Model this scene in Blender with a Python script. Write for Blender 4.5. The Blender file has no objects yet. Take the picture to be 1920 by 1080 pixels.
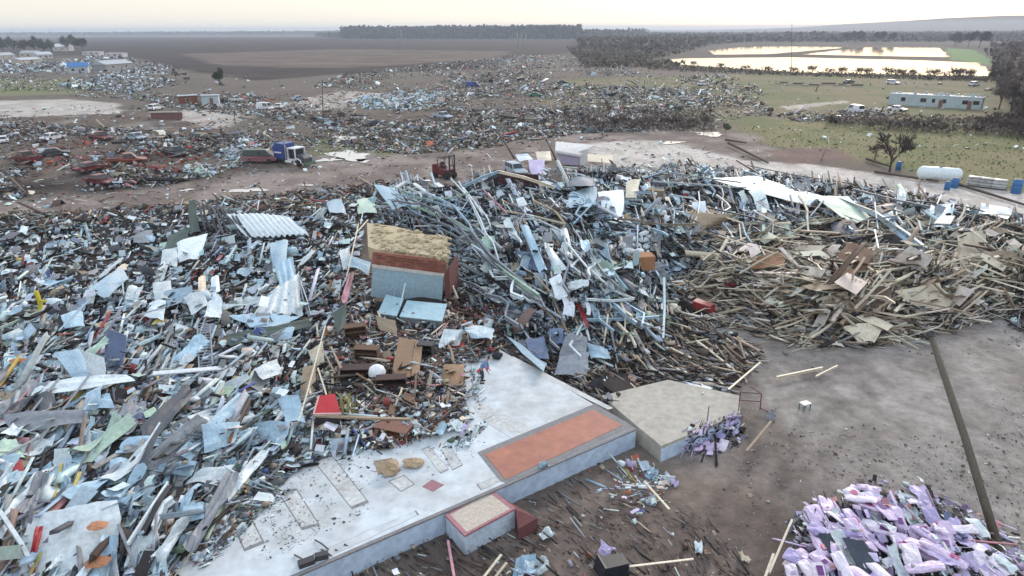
import bpy, bmesh, math, random
import numpy as np
from mathutils import Vector, Matrix, Euler

R = math.radians
random.seed(11)
NR = np.random.default_rng(7)
SC = bpy.context.scene
COL = SC.collection

# ---------------------------------------------------------------- camera
CAM_H = 20.0
F_PX = 1251.0
PITCH, ROLL = 21.2, 0.30
cam_d = bpy.data.cameras.new('camera'); cam = bpy.data.objects.new('camera', cam_d); COL.objects.link(cam)
cam_d.sensor_width = 36.0; cam_d.lens = F_PX / 1920 * 36.0
cam_d.clip_start = 0.5; cam_d.clip_end = 30000
CM = Matrix.Rotation(R(90 - PITCH), 3, 'X') @ Matrix.Rotation(R(-ROLL), 3, 'Z')
cam.matrix_world = Matrix.Translation((0, 0, CAM_H)) @ CM.to_4x4()
SC.camera = cam
CMn = np.array(CM)

# ---------------------------------------------------------------- world + sun + exposure
SUN_EL, SUN_AZ = 14.0, 28.0          # low sun, ahead and to the right (azimuth from +Y towards +X)
w = bpy.data.worlds.new('World'); SC.world = w; w.use_nodes = True
nt = w.node_tree; nt.nodes.clear()
wo = nt.nodes.new('ShaderNodeOutputWorld'); bg = nt.nodes.new('ShaderNodeBackground')
sky = nt.nodes.new('ShaderNodeTexSky'); sky.sky_type = 'NISHITA'; sky.sun_disc = False
sky.sun_elevation = R(SUN_EL); sky.sun_rotation = R(SUN_AZ); sky.altitude = 50
sky.air_density = 1.0; sky.dust_density = 2.2; sky.ozone_density = 1.4
# thin high cloud: the whole dome is evened out towards a pale veil, creamiest along the horizon
tc = nt.nodes.new('ShaderNodeTexCoord'); sp = nt.nodes.new('ShaderNodeSeparateXYZ')
nt.links.new(tc.outputs['Generated'], sp.inputs[0])
rp = nt.nodes.new('ShaderNodeValToRGB'); nt.links.new(sp.outputs['Z'], rp.inputs[0])
e = rp.color_ramp.elements
SKM = 1.0
def _c(v): return (v[0]*SKM, v[1]*SKM, v[2]*SKM, 1)
e[0].position = 0.0; e[0].color = _c((.60,.57,.52))
e[1].position = 1.0; e[1].color = _c((.58,.66,.78))
for p_, c_ in ((.035, (.61,.59,.52)), (.10, (.64,.63,.60)), (.30, (.68,.71,.76))):
    q = e.new(p_); q.color = _c(c_)
vm = nt.nodes.new('ShaderNodeVectorMath'); vm.operation = 'SCALE'; vm.inputs['Scale'].default_value = 11.5
nt.links.new(rp.outputs[0], vm.inputs[0])
mx = nt.nodes.new('ShaderNodeMix'); mx.data_type = 'RGBA'; mx.inputs['Factor'].default_value = 0.82
nt.links.new(sky.outputs[0], mx.inputs[6]); nt.links.new(vm.outputs[0], mx.inputs[7])
nt.links.new(mx.outputs[2], bg.inputs[0]); bg.inputs[1].default_value = 0.10
nt.links.new(bg.outputs[0], wo.inputs[0])
sd = bpy.data.lights.new('sun', 'SUN'); sun = bpy.data.objects.new('sun', sd); COL.objects.link(sun)
sd.energy = 1.4; sd.angle = R(14); sd.color = (1.0, .86, .74)
sv = Vector((math.sin(R(SUN_AZ))*math.cos(R(24)), math.cos(R(SUN_AZ))*math.cos(R(24)), math.sin(R(24))))
sun.rotation_euler = sv.to_track_quat('Z', 'Y').to_euler()
SC.view_settings.view_transform = 'Standard'; SC.view_settings.look = 'None'
SC.view_settings.gamma = 1.0; SC.view_settings.exposure = 0.72
SC.cycles.max_bounces = 5; SC.cycles.diffuse_bounces = 3; SC.cycles.volume_bounces = 0
SC.cycles.transparent_max_bounces = 8

# ---------------------------------------------------------------- pixel <-> place
def ray(px, py):
    px = np.asarray(px, float); py = np.asarray(py, float)
    d = np.stack([(px-960)/F_PX, -(py-540)/F_PX, -np.ones_like(px)], -1)
    return d @ CMn.T
def PZ(px, py, z=0.0):
    d = ray(px, py); t = (z-CAM_H)/d[..., 2]
    return np.stack([d[..., 0]*t, d[..., 1]*t, np.zeros_like(t)+z], -1)
def PV(px, py, Y):
    """the point of a sight line standing on the vertical plane y = Y"""
    d = ray(px, py); t = Y/d[1]
    return np.array([d[0]*t, Y, CAM_H+d[2]*t])
def PX(p):
    p = np.asarray(p, float) - np.array([0, 0, CAM_H]); q = p @ CMn
    return 960 + F_PX*q[..., 0]/-q[..., 2], 540 - F_PX*q[..., 1]/-q[..., 2]

# ---------------------------------------------------------------- numpy noise and polygons
def _hash(ix, iy, s):
    n = (ix.astype(np.int64)*374761393 + iy.astype(np.int64)*668265263 + s*974634777) & 0x7fffffff
    n = ((n ^ (n >> 13))*1274126177) & 0x7fffffff
    return ((n ^ (n >> 16)) & 0xffff)/65535.0
def vnoise(x, y, s=0):
    ix = np.floor(x); iy = np.floor(y); fx = x-ix; fy = y-iy
    fx = fx*fx*(3-2*fx); fy = fy*fy*(3-2*fy)
    a = _hash(ix, iy, s); b = _hash(ix+1, iy, s); c = _hash(ix, iy+1, s); d = _hash(ix+1, iy+1, s)
    return (a*(1-fx)+b*fx)*(1-fy)+(c*(1-fx)+d*fx)*fy
def fbm(x, y, s=0, o=4):
    v = 0; a = .5
    for k in range(o):
        v = v + a*vnoise(x*2**k+17*k, y*2**k-9*k, s+k); a *= .5
    return v/(1-.5**o)
def inside(poly, x, y):
    poly = np.asarray(poly); r = np.zeros(x.shape, bool)
    for i in range(len(poly)):
        x0, y0 = poly[i-1]; x1, y1 = poly[i]
        if y0 == y1: continue
        c = ((y0 > y) != (y1 > y)) & (x < (x1-x0)*(y-y0)/(y1-y0)+x0)
        r ^= c
    return r
def pdist(poly, x, y):
    """signed distance, positive inside"""
    poly = np.asarray(poly); dm = np.full(x.shape, 1e9)
    for i in range(len(poly)):
        a = poly[i-1]; b = poly[i]; ab = b-a; L = (ab**2).sum()+1e-9
        t = np.clip(((x-a[0])*ab[0]+(y-a[1])*ab[1])/L, 0, 1)
        dm = np.minimum(dm, np.hypot(x-a[0]-t*ab[0], y-a[1]-t*ab[1]))
    return np.where(inside(poly, x, y), dm, -dm)
def gpoly(pts, z=0):
    a = np.array(pts, float); return PZ(a[:, 0], a[:, 1], z)[:, :2]

# ---------------------------------------------------------------- heaps (real heights of the rubble)
SLAB_Z = 1.1
SLAB = gpoly([(1190,803),(300,1187),(230,1010),(430,900),(600,720),(655,610),(840,598),(945,660)], SLAB_Z)
RAMP = gpoly([(1193,800),(1128,742),(1252,712),(1388,742),(1388,776),(1240,838)], .95)
PLAT = [  # polygon in picture, height, softness (m), bumpiness
 ([(-500,440),(150,415),(340,392),(560,398),(700,380),(700,460),(650,600),(600,760),(560,860),(470,950),(330,1060),(250,1200),(-900,1300),(-1200,700)], 1.25, 4.5, 1.0),
 ([(600,600),(860,560),(900,640),(860,760),(700,800),(590,790)], 1.45, 2.0, .35),
 ([(720,378),(880,372),(940,372),(1030,362),(1100,350),(1300,345),(1500,372),(1720,402),(1960,455),(1900,480),(1450,470),(1290,520),(1240,640),(1120,690),(960,640),(860,560),(850,450),(710,430)], 2.7, 5.0, 1.7),
 ([(1290,450),(1500,410),(1900,420),(2150,490),(2050,560),(1860,590),(1650,635),(1400,600),(1290,560)], 2.3, 4.0, 1.2),
 ([(1470,1090),(1500,960),(1620,915),(1740,935),(1850,1010),(1960,1130),(1700,1300),(1400,1300)], 1.3, 1.8, .5),
 ([(-300,240),(150,215),(330,215),(450,250),(600,270),(560,320),(330,350),(150,365),(-300,390)], .5, 4.0, .6),
 ([(560,215),(900,200),(1250,200),(1330,240),(1100,250),(900,275),(760,285),(620,250)], .35, 6.0, .5),
]
PLATW = [(gpoly(p), h, s, b) for p, h, s, b in PLAT]
def H(x, y):
    x = np.asarray(x, float); y = np.asarray(y, float); z = np.zeros_like(x)
    for k, (p, h, s, b) in enumerate(PLATW):
        d = pdist(p, x, y) + 2.2*(fbm(x/5, y/5, 30+k)-.5)
        m = np.clip(d/s, 0, 1); m = m*m*(3-2*m)
        z = np.maximum(z, m*(h + b*2.2*(fbm(x/4.5, y/4.5, 50+k, 3)-.5)))
    return np.maximum(z, 0)
_gx = np.arange(-130, 130.1, .5); _gy = np.arange(4, 260.1, .5)
_X, _Y = np.meshgrid(_gx, _gy); _G = H(_X, _Y)
def Hf(x, y):
    fx = np.clip((x+130)/.5, 0, len(_gx)-1.001); fy = np.clip((y-4)/.5, 0, len(_gy)-1.001)
    ix = fx.astype(int); iy = fy.astype(int); fx = fx-ix; fy = fy-iy
    return (_G[iy, ix]*(1-fx)+_G[iy, ix+1]*fx)*(1-fy)+(_G[iy+1, ix]*(1-fx)+_G[iy+1, ix+1]*fx)*fy
def HS(x, y):
    """what things rest on: the rubble, or the raised floors"""
    x = np.asarray(x, float); y = np.asarray(y, float)
    z = Hf(x, y)
    z = np.where(inside(SLAB, x, y), np.maximum(SLAB_Z, np.minimum(z, SLAB_Z+.25)), z)
    z = np.where(inside(RAMP, x, y), .95, z)
    return z
def P(px, py, dz=0.0):
    """the spot seen at a pixel, dz above whatever lies there"""
    px = np.asarray(px, float); py = np.asarray(py, float)
    d = ray(px, py); z = np.zeros_like(px); zlo = np.zeros_like(px); zhi = np.full_like(px, 7.0); done = np.zeros(px.shape, bool)
    for zz in np.arange(7.0, 0, -.2):          # walk down the sight line to the first thing it meets
        t = (zz+dz-CAM_H)/d[..., 2]; hit = (HS(d[..., 0]*t, d[..., 1]*t) >= zz) & ~done
        zlo = np.where(hit, zz, zlo); zhi = np.where(hit, zz+.2, np.where(done, zhi, zz)); done |= hit
    for k in range(5):
        zm = (zlo+zhi)/2; t = (zm+dz-CAM_H)/d[..., 2]; up_ = HS(d[..., 0]*t, d[..., 1]*t) >= zm
        zlo = np.where(up_, zm, zlo); zhi = np.where(up_, zhi, zm)
    z = zlo
    t = (z+dz-CAM_H)/d[..., 2]
    return np.stack([d[..., 0]*t, d[..., 1]*t, z+dz], -1)
def PQ(px, py, dz=0.0):
    return Vector(P(np.array([px]), np.array([py]), dz)[0])
def yaw_at(px, py, ang):
    """world heading of a direction drawn in the picture (degrees, 0 = right, 90 = up)"""
    a = PZ(px, py); b = PZ(px+4*math.cos(R(ang)), py-4*math.sin(R(ang)))
    return math.atan2(b[1]-a[1], b[0]-a[0])

# ---------------------------------------------------------------- materials
def lin(c):
    return tuple((v/255/12.92 if v/255 <= .04045 else ((v/255+.055)/1.055)**2.4) for v in c)
_M = {}
def M(name, c, rough=.7, metal=0.0, var=.25, dirt=.35, scale=1.5, bump=.15, dirtc=(70,58,50), spec=.5, wave=None):
    if name in _M: return _M[name]
    m = bpy.data.materials.new(name); m.use_nodes = True; n = m.node_tree; b = n.nodes['Principled BSDF']
    b.inputs['Roughness'].default_value = rough; b.inputs['Metallic'].default_value = metal
    b.inputs['Specular IOR Level'].default_value = spec
    tc = n.nodes.new('ShaderNodeTexCoord')
    oi = n.nodes.new('ShaderNodeObjectInfo')
    add = n.nodes.new('ShaderNodeVectorMath'); add.operation = 'MULTIPLY_ADD'
    n.links.new(oi.outputs['Random'], add.inputs[0]); add.inputs[1].default_value = (37, 91, 13)
    n.links.new(tc.outputs['Object'], add.inputs[2])
    n1 = n.nodes.new('ShaderNodeTexNoise'); n1.inputs['Scale'].default_value = scale; n1.inputs['Detail'].default_value = 8; n1.inputs['Roughness'].default_value = .65
    n.links.new(add.outputs[0], n1.inputs['Vector'])
    n2 = n.nodes.new('ShaderNodeTexNoise'); n2.inputs['Scale'].default_value = scale*5; n2.inputs['Detail'].default_value = 6
    n.links.new(add.outputs[0], n2.inputs['Vector'])
    c = lin(c)
    hs = n.nodes.new('ShaderNodeHueSaturation'); hs.inputs['Color'].default_value = (*c, 1)
    mr = n.nodes.new('ShaderNodeMapRange'); mr.inputs[3].default_value = 1-var; mr.inputs[4].default_value = 1+var*.6
    n.links.new(oi.outputs['Random'], mr.inputs[0]); n.links.new(mr.outputs[0], hs.inputs['Value'])
    rm = n.nodes.new('ShaderNodeValToRGB'); rm.color_ramp.elements[0].position = .52-.12*dirt; rm.color_ramp.elements[1].position = .78
    rm.color_ramp.elements[0].color = (0,0,0,1); rm.color_ramp.elements[1].color = (dirt, dirt, dirt, 1)
    n.links.new(n1.outputs[0], rm.inputs[0])
    mx = n.nodes.new('ShaderNodeMix'); mx.data_type = 'RGBA'
    n.links.new(rm.outputs[0], mx.inputs[0]); n.links.new(hs.outputs[0], mx.inputs[6]); mx.inputs[7].default_value = (*lin(dirtc), 1)
    m2 = n.nodes.new('ShaderNodeMix'); m2.data_type = 'RGBA'; m2.blend_type = 'MULTIPLY'; m2.inputs[0].default_value = .5
    mr2 = n.nodes.new('ShaderNodeMapRange'); mr2.inputs[1].default_value = .3; mr2.inputs[2].default_value = .7; mr2.inputs[3].default_value = .55; mr2.inputs[4].default_value = 1.15
    n.links.new(n2.outputs[0], mr2.inputs[0]); n.links.new(mx.outputs[2], m2.inputs[6]); n.links.new(mr2.outputs[0], m2.inputs[7])
    out = m2.outputs[2]
    n.links.new(out, b.inputs['Base Color'])
    if bump:
        bp = n.nodes.new('ShaderNodeBump'); bp.inputs['Strength'].default_value = bump; bp.inputs['Distance'].default_value = .05
        n.links.new(n2.outputs[0], bp.inputs['Height']); n.links.new(bp.outputs[0], b.inputs['Normal'])
    _M[name] = m; return m
def MV(name, rough=.8, amt=.3, scale=3.0, bump=.3, metal=0.0, spec=.4, dist=.1):
    """a material whose own paint is stored per piece (attribute 'paint')"""
    if name in _M: return _M[name]
    m = bpy.data.materials.new(name); m.use_nodes = True; n = m.node_tree; b = n.nodes['Principled BSDF']
    b.inputs['Roughness'].default_value = rough; b.inputs['Metallic'].default_value = metal; b.inputs['Specular IOR Level'].default_value = spec
    at = n.nodes.new('ShaderNodeAttribute'); at.attribute_name = 'paint'
    ge = n.nodes.new('ShaderNodeNewGeometry')
    n1 = n.nodes.new('ShaderNodeTexNoise'); n1.inputs['Scale'].default_value = scale; n1.inputs['Detail'].default_value = 10; n1.inputs['Roughness'].default_value = .7
    n.links.new(ge.outputs['Position'], n1.inputs['Vector'])
    mr = n.nodes.new('ShaderNodeMapRange'); mr.inputs[1].default_value = .3; mr.inputs[2].default_value = .7; mr.inputs[3].default_value = 1-amt*1.4; mr.inputs[4].default_value = 1+amt
    n.links.new(n1.outputs[0], mr.inputs[0])
    vs = n.nodes.new('ShaderNodeVectorMath'); vs.operation = 'SCALE'
    n.links.new(at.outputs['Color'], vs.inputs[0]); n.links.new(mr.outputs[0], vs.inputs['Scale']); n.links.new(vs.outputs[0], b.inputs['Base Color'])
    if bump:
        bp = n.nodes.new('ShaderNodeBump'); bp.inputs['Strength'].default_value = bump; bp.inputs['Distance'].default_value = dist
        n.links.new(n1.outputs[0], bp.inputs['Height']); n.links.new(bp.outputs[0], b.inputs['Normal'])
    _M[name] = m; return m

# ---------------------------------------------------------------- object helpers
def tag(o, label=None, cat=None, group=None, kind=None):
    if label: o['label'] = label
    if cat: o['category'] = cat
    if group: o['group'] = group
    if kind or cat and label: o['kind'] = kind or 'thing'
    return o
def link(name, me, parent=None):
    o = bpy.data.objects.new(name, me); COL.objects.link(o)
    if parent: o.parent = parent
    return o
def empty(name, loc, rz=0, rot=None):
    o = bpy.data.objects.new(name, None); COL.objects.link(o); o.location = loc
    o.rotation_euler = rot if rot else (0, 0, rz); o.empty_display_size = .3
    return o
class MB:
    def __init__(s): s.v = []; s.f = []; s.mi = []; s.ms = []
    def m(s, mat):
        if mat not in s.ms: s.ms.append(mat)
        return s.ms.index(mat)
    def add(s, vs, fs, mat):
        o = len(s.v); s.v += [tuple(map(float, v)) for v in vs]; s.f += [tuple(i+o for i in f) for f in fs]; s.mi += [s.m(mat)]*len(fs); return s
    def box(s, c, d, mat, rot=None):
        x, y, z = d[0]/2, d[1]/2, d[2]/2
        vs = [Vector(q) for q in ((-x,-y,-z),(x,-y,-z),(x,y,-z),(-x,y,-z),(-x,-y,z),(x,-y,z),(x,y,z),(-x,y,z))]
        if rot is not None:
            E = Euler(rot).to_matrix(); vs = [E @ v for v in vs]
        vs = [v+Vector(c) for v in vs]
        return s.add(vs, [(0,3,2,1),(4,5,6,7),(0,1,5,4),(1,2,6,5),(2,3,7,6),(3,0,4,7)], mat)
    def prism(s, top, zb, mat):
        """top: ring of 3-D points; zb: bottom height, or an offset vector"""
        n = len(top); top = [Vector(t) for t in top]
        bot = [Vector((t.x, t.y, zb)) if not isinstance(zb, Vector) else t+zb for t in top]
        fs = [tuple(range(n)), tuple(range(2*n-1, n-1, -1))]+[(i, i+n, (i+1) % n+n, (i+1) % n) for i in range(n)]
        return s.add(top+bot, fs, mat)
    def sweep(s, path, prof, mat, up=(0,0,1), taper=None, cap=True):
        """prof: ring of (side, up) offsets"""
        path = [Vector(p) for p in path]; n = len(prof); vs = []; U = Vector(up)
        for i, p in enumerate(path):
            t = (path[min(i+1, len(path)-1)]-path[max(i-1, 0)]).normalized()
            a = t.cross(U)
            if a.length < 1e-3: a = t.cross(Vector((1, 0, 0)))
            a.normalize(); b = a.cross(t)
            k = 1 if taper is None else 1+(taper-1)*i/(len(path)-1)
            vs += [p+a*(q[0]*k)+b*(q[1]*k) for q in prof]
        fs = [(i*n+j, i*n+(j+1) % n, (i+1)*n+(j+1) % n, (i+1)*n+j) for i in range(len(path)-1) for j in range(n)]
        if cap: fs += [tuple(range(n-1, -1, -1)), tuple(range((len(path)-1)*n, len(path)*n))]
        return s.add(vs, fs, mat)
    def tube(s, path, r, mat, n=8, taper=None):
        return s.sweep(path, [(r*math.cos(2*math.pi*k/n), r*math.sin(2*math.pi*k/n)) for k in range(n)], mat, taper=taper)
    def cyl(s, c, r, h, mat, axis='z', n=16, r2=None):
        c = Vector(c); a = {'x': Vector((1,0,0)), 'y': Vector((0,1,0)), 'z': Vector((0,0,1))}[axis] if isinstance(axis, str) else Vector(axis).normalized()
        return s.tube([c-a*h/2, c+a*h/2], r, mat, n, (r2/r if r2 is not None else None))
    def lathe(s, c, prof, mat, axis='z', n=16):
        """prof: (radius, height) from one end to the other"""
        c = Vector(c); A = {'x': Vector((1,0,0)), 'y': Vector((0,1,0)), 'z': Vector((0,0,1))}[axis]
        B = {'x': Vector((0,1,0)), 'y': Vector((0,0,1)), 'z': Vector((1,0,0))}[axis]; Cx = A.cross(B); vs = []
        for r, h in prof: vs += [c+A*h+(B*math.cos(2*math.pi*k/n)+Cx*math.sin(2*math.pi*k/n))*r for k in range(n)]
        fs = [(i*n+j, i*n+(j+1) % n, (i+1)*n+(j+1) % n, (i+1)*n+j) for i in range(len(prof)-1) for j in range(n)]
        fs += [tuple(range(n-1, -1, -1)), tuple(range((len(prof)-1)*n, len(prof)*n))]
        return s.add(vs, fs, mat)
    def build(s, name, parent=None, smooth=False, origin=None):
        vs = s.v
        if origin is not None:
            ox, oy, oz = origin; vs = [(a-ox, b-oy, c-oz) for a, b, c in vs]
        me = bpy.data.meshes.new(name); me.from_pydata(vs, [], s.f)
        for m in s.ms: me.materials.append(m)
        me.polygons.foreach_set('material_index', s.mi)
        if smooth: me.polygons.foreach_set('use_smooth', [True]*len(s.f))
        me.update(); o = link(name, me, parent)
        if origin is not None: o.location = origin
        return o
def soup(name, V, F4, col, mat, parent=None):
    """many pieces as one mesh; V (n,3), F4 (m,4), col (n,3)"""
    me = bpy.data.meshes.new(name); n = len(V); m = len(F4)
    me.vertices.add(n); me.vertices.foreach_set('co', np.ascontiguousarray(V, np.float32).ravel())
    me.loops.add(m*4); me.loops.foreach_set('vertex_index', np.ascontiguousarray(F4, np.int32).ravel())
    me.polygons.add(m); me.polygons.foreach_set('loop_start', np.arange(0, m*4, 4, dtype=np.int32))
    me.polygons.foreach_set('loop_total', np.full(m, 4, np.int32))
    at = me.color_attributes.new('paint', 'FLOAT_COLOR', 'POINT')
    c4 = np.ones((n, 4), np.float32); c4[:, :3] = col; at.data.foreach_set('color', c4.ravel())
    me.update(calc_edges=True); me.materials.append(mat)
    return link(name, me, parent)
def dup(root, loc=None, rot=None, scale=None, label=None, group=None):
    r = root.copy(); COL.objects.link(r)
    if loc is not None: r.location = loc
    if rot is not None: r.rotation_euler = rot
    if scale is not None: r.scale = (scale,)*3 if not hasattr(scale, '__len__') else scale
    if label: r['label'] = label
    if group: r['group'] = group
    for ch in list(root.children):
        c = ch.copy(); COL.objects.link(c); c.parent = r
        for g in list(ch.children):
            d = g.copy(); COL.objects.link(d); d.parent = c
    return r

# ================================================================ THE GROUND: one polar grid cut into soils
def ground_all():
    nr, na = 600, 470
    rr = 6*np.exp(np.linspace(0, math.log(12000/6), nr)); aa = np.radians(np.linspace(-72, 72, na))
    r2, a2 = np.meshgrid(rr, aa, indexing='ij'); x = r2*np.sin(a2); y = r2*np.cos(a2)
    z = H(x, y)
    # gentle undulation and a low ridge at the far right
    z = z + .12*(fbm(x/9, y/9, 3, 3)-.5)*np.clip(r2/30, 0, 1)
    z = np.where(inside(np.vstack([SLAB]), x, y), -.05, z)
    ad = np.degrees(a2)
    ridge = np.clip((ad-15)/16, 0, 1)**1.2*np.clip((r2-3200)/1800, 0, 1)*70*(.8+.4*vnoise(ad/5, r2*0, 5))
    ridge += np.clip((ad+45)/10, 0, 1)*np.clip(1-np.abs(ad+12)/18, 0, 1)*np.clip((r2-4500)/2500, 0, 1)*16*(.5+vnoise(ad/2, r2*0, 6))
    z = z+ridge
    base = np.array(lin((98,90,82)))
    Z = [  # name, colour, colour2, polygon in picture, softness m, wobble m
     ('ground', (70,66,60), (84,78,70), [(-2500,75),(3800,62),(3800,112),(1300,112),(1080,104),(700,112),(-2500,96)], 60, 60),
     ('ploughed_field', (52,45,43), (64,54,50), [(-200,71),(640,70),(1090,72),(1100,96),(960,108),(930,128),(620,140),(470,152),(330,128),(230,104),(-200,100)], 8, 10),
     ('ploughed_field', (104,92,84), (88,78,70), [(340,101),(640,92),(960,96),(930,111),(640,127),(420,125)], 8, 10),
     ('grass', (104,112,74), (116,112,88), [(-300,150),(110,148),(210,160),(150,176),(-300,186)], 4, 6),
     ('grass', (98,102,70), (116,108,86), [(1060,150),(1400,138),(1900,150),(2300,170),(2300,430),(1990,392),(1700,322),(1560,300),(1440,255),(1330,225),(1200,215),(1000,190)], 5, 7),
     ('grass', (100,104,66), (118,112,82), [(1380,240),(1600,215),(2100,260),(2100,400),(1880,340),(1700,318),(1590,285),(1430,275)], 2.5, 4),
     ('grass', (96,104,70), (108,108,84), [(560,262),(700,250),(900,262),(880,285),(700,292),(590,290)], 2.5, 3),
     ('grass', (100,104,72), (116,110,90), [(640,352),(740,322),(845,322),(830,345),(740,366)], 1.5, 2),
     ('parking_lot', (178,173,166), (158,152,145), [(-300,196),(130,186),(225,194),(215,218),(150,234),(-300,240)], 1.5, 2.5),
     ('parking_lot', (172,165,158), (146,138,131), [(230,240),(350,205),(480,205),(640,170),(760,178),(620,205),(480,215),(420,250),(280,262)], 1.5, 3),
     ('dirt_road', (136,126,119), (110,99,93), [(-500,402),(0,386),(200,362),(420,332),(600,300),(900,278),(1000,252),(1110,238),(1400,250),(1480,285),(1180,330),(920,342),(840,345),(600,372),(330,386),(150,410),(-500,440)], 2.0, 3),
     ('concrete_pad', (190,184,178), (168,162,154), [(1085,270),(1230,262),(1400,300),(1560,312),(1720,335),(2200,400),(2200,440),(1920,416),(1700,364),(1480,330),(1280,338),(1150,312)], 1.2, 1.6),
     ('dirt_road', (146,136,132), (120,110,105), [(600,292),(690,285),(700,300),(620,312),(560,300)], 1.0, 2),
     ('dirt_road', (176,170,160), (150,146,132), [(1460,200),(1585,188),(1590,193),(1480,206)], .8, 1),
     ('dirt_road', (116,96,90), (104,86,82), [(1445,282),(1560,278),(1600,300),(1480,308)], 1.5, 2),
     ('gravel_yard', (146,141,136), (130,124,119), [(1290,600),(1400,660),(1380,760),(1440,800),(1500,1000),(1400,1300),(3200,1300),(3000,520),(2050,560),(1860,590),(1640,648)], 1.4, 2.2),
     ('gravel_yard', (140,132,124), (116,108,102), [(1180,840),(1400,770),(1520,860),(1560,940),(1420,1000),(1300,1100),(1200,900)], 2.5, 2.5),
     ('muddy_ground', (98,88,82), (116,105,97), [(480,1120),(830,980),(1190,815),(1260,850),(1330,900),(1440,960),(1470,1100),(1400,1500),(300,1500)], 1.6, 2.5),
     ('grass', (96,128,74), (104,124,84), [(1772,90),(1825,93),(1862,112),(1860,124),(1800,113),(1784,112)], 1, 2),
    ]
    col = np.ones(x.shape+(3,))*base*(.85+.4*fbm(x/14, y/14, 2))[..., None]
    zid = np.zeros(x.shape, int); names = ['ground']
    names += sorted({q[0] for q in Z}-{'ground'})
    for k, (nm, c1, c2, poly, soft, wob) in enumerate(Z):
        g = gpoly(poly); d = pdist(g, x, y)+wob*2*(fbm(x/(wob*2.2), y/(wob*2.2), 70+k, 5)-.5)
        m = np.clip(d/soft+.5, 0, 1)
        f = fbm(x/(wob*1.3), y/(wob*1.3), 90+k, 5)
        f = np.clip((f-.38)*4, 0, 1)[..., None]
        cc = np.array(lin(c1))*f+np.array(lin(c2))*(1-f)
        col = col*(1-m[..., None])+cc*m[..., None]
        zid = np.where(m > .5, names.index(nm), zid)
    for tr_ in ([(-50,408),(150,380),(420,345),(700,312),(960,276),(1120,262)], [(-50,396),(200,364),(500,326),(800,296)], [(1420,700),(1600,740),(1780,800),(2000,900)], [(1330,1000),(1450,880),(1640,760),(1960,640)], [(1500,1010),(1430,900),(1460,800),(1600,700),(1900,620)], [(1560,700),(1700,850),(1960,1000)]):
        g = gpoly(tr_); dm = np.full(x.shape, 1e9)
        for i in range(len(g)-1):
            a_ = g[i]; ab = g[i+1]-a_; t_ = np.clip(((x-a_[0])*ab[0]+(y-a_[1])*ab[1])/(ab**2).sum(), 0, 1); dm = np.minimum(dm, np.hypot(x-a_[0]-t_*ab[0], y-a_[1]-t_*ab[1]))
        dm = dm+.5*(vnoise(x/6, y/6, 180)-.5); k_ = np.exp(-((dm-.95)/.26)**2)*np.clip(vnoise(x/2.5, y/2.5, 181)*1.5, 0, 1)
        col *= (1-.15*k_)[..., None]; z = z-.04*k_; k_ = np.exp(-(dm/.5)**2); col *= (1+.08*k_)[..., None]
    # wet tracks along the road, worn furrows across the yard
    t = np.clip((fbm(x/2.2+y*.05, y/9, 140, 4)-.5)*3, 0, 1)*(zid == names.index('gravel_yard'))
    col *= (1-.22*t)[..., None]
    t = np.clip((vnoise((x*.92-y*.4)/1.1, (x*.4+y*.92)/14, 150)-.45)*2.4, 0, 1)*((zid == names.index('gravel_yard')) | (zid == names.index('muddy_ground')))
    col *= (1-.2*t+.06)[..., None]
    rowm = (zid == names.index('ploughed_field')); col *= (1-.12*rowm*(np.sin((y+.1*x)/9)+.3*np.sin(y/3.1)))[..., None]
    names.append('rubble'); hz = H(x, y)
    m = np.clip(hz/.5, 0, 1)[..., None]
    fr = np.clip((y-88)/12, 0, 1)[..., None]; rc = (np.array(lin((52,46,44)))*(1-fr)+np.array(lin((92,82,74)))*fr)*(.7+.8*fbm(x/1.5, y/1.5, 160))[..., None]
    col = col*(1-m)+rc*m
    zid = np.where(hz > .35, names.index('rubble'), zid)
    col = np.clip(col*(.93+.14*fbm(x/.35, y/.35, 170, 3))[..., None], .01, .8)
    idx = np.arange(nr*na).reshape(nr, na)
    F = np.stack([idx[:-1, :-1], idx[:-1, 1:], idx[1:, 1:], idx[1:, :-1]], -1).reshape(-1, 4)
    fz = zid[:-1, :-1].reshape(-1)
    V = np.stack([x, y, z], -1).reshape(-1, 3); C = col.reshape(-1, 3)
    mat = MV('soil', rough=.95, amt=.28, scale=1.4, bump=.5, spec=.15, dist=.08)
    for k, nm in enumerate(names):
        f = F[fz == k]
        if not len(f): continue
        u, inv = np.unique(f.ravel(), return_inverse=True)
        o = soup(nm, V[u], inv.reshape(-1, 4)[:, ::-1], C[u], mat)
        o.data.polygons.foreach_set('use_smooth', [True]*len(f))
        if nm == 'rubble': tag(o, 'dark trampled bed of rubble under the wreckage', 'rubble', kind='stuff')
        else: tag(o, kind='structure')
ground_all()

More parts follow.
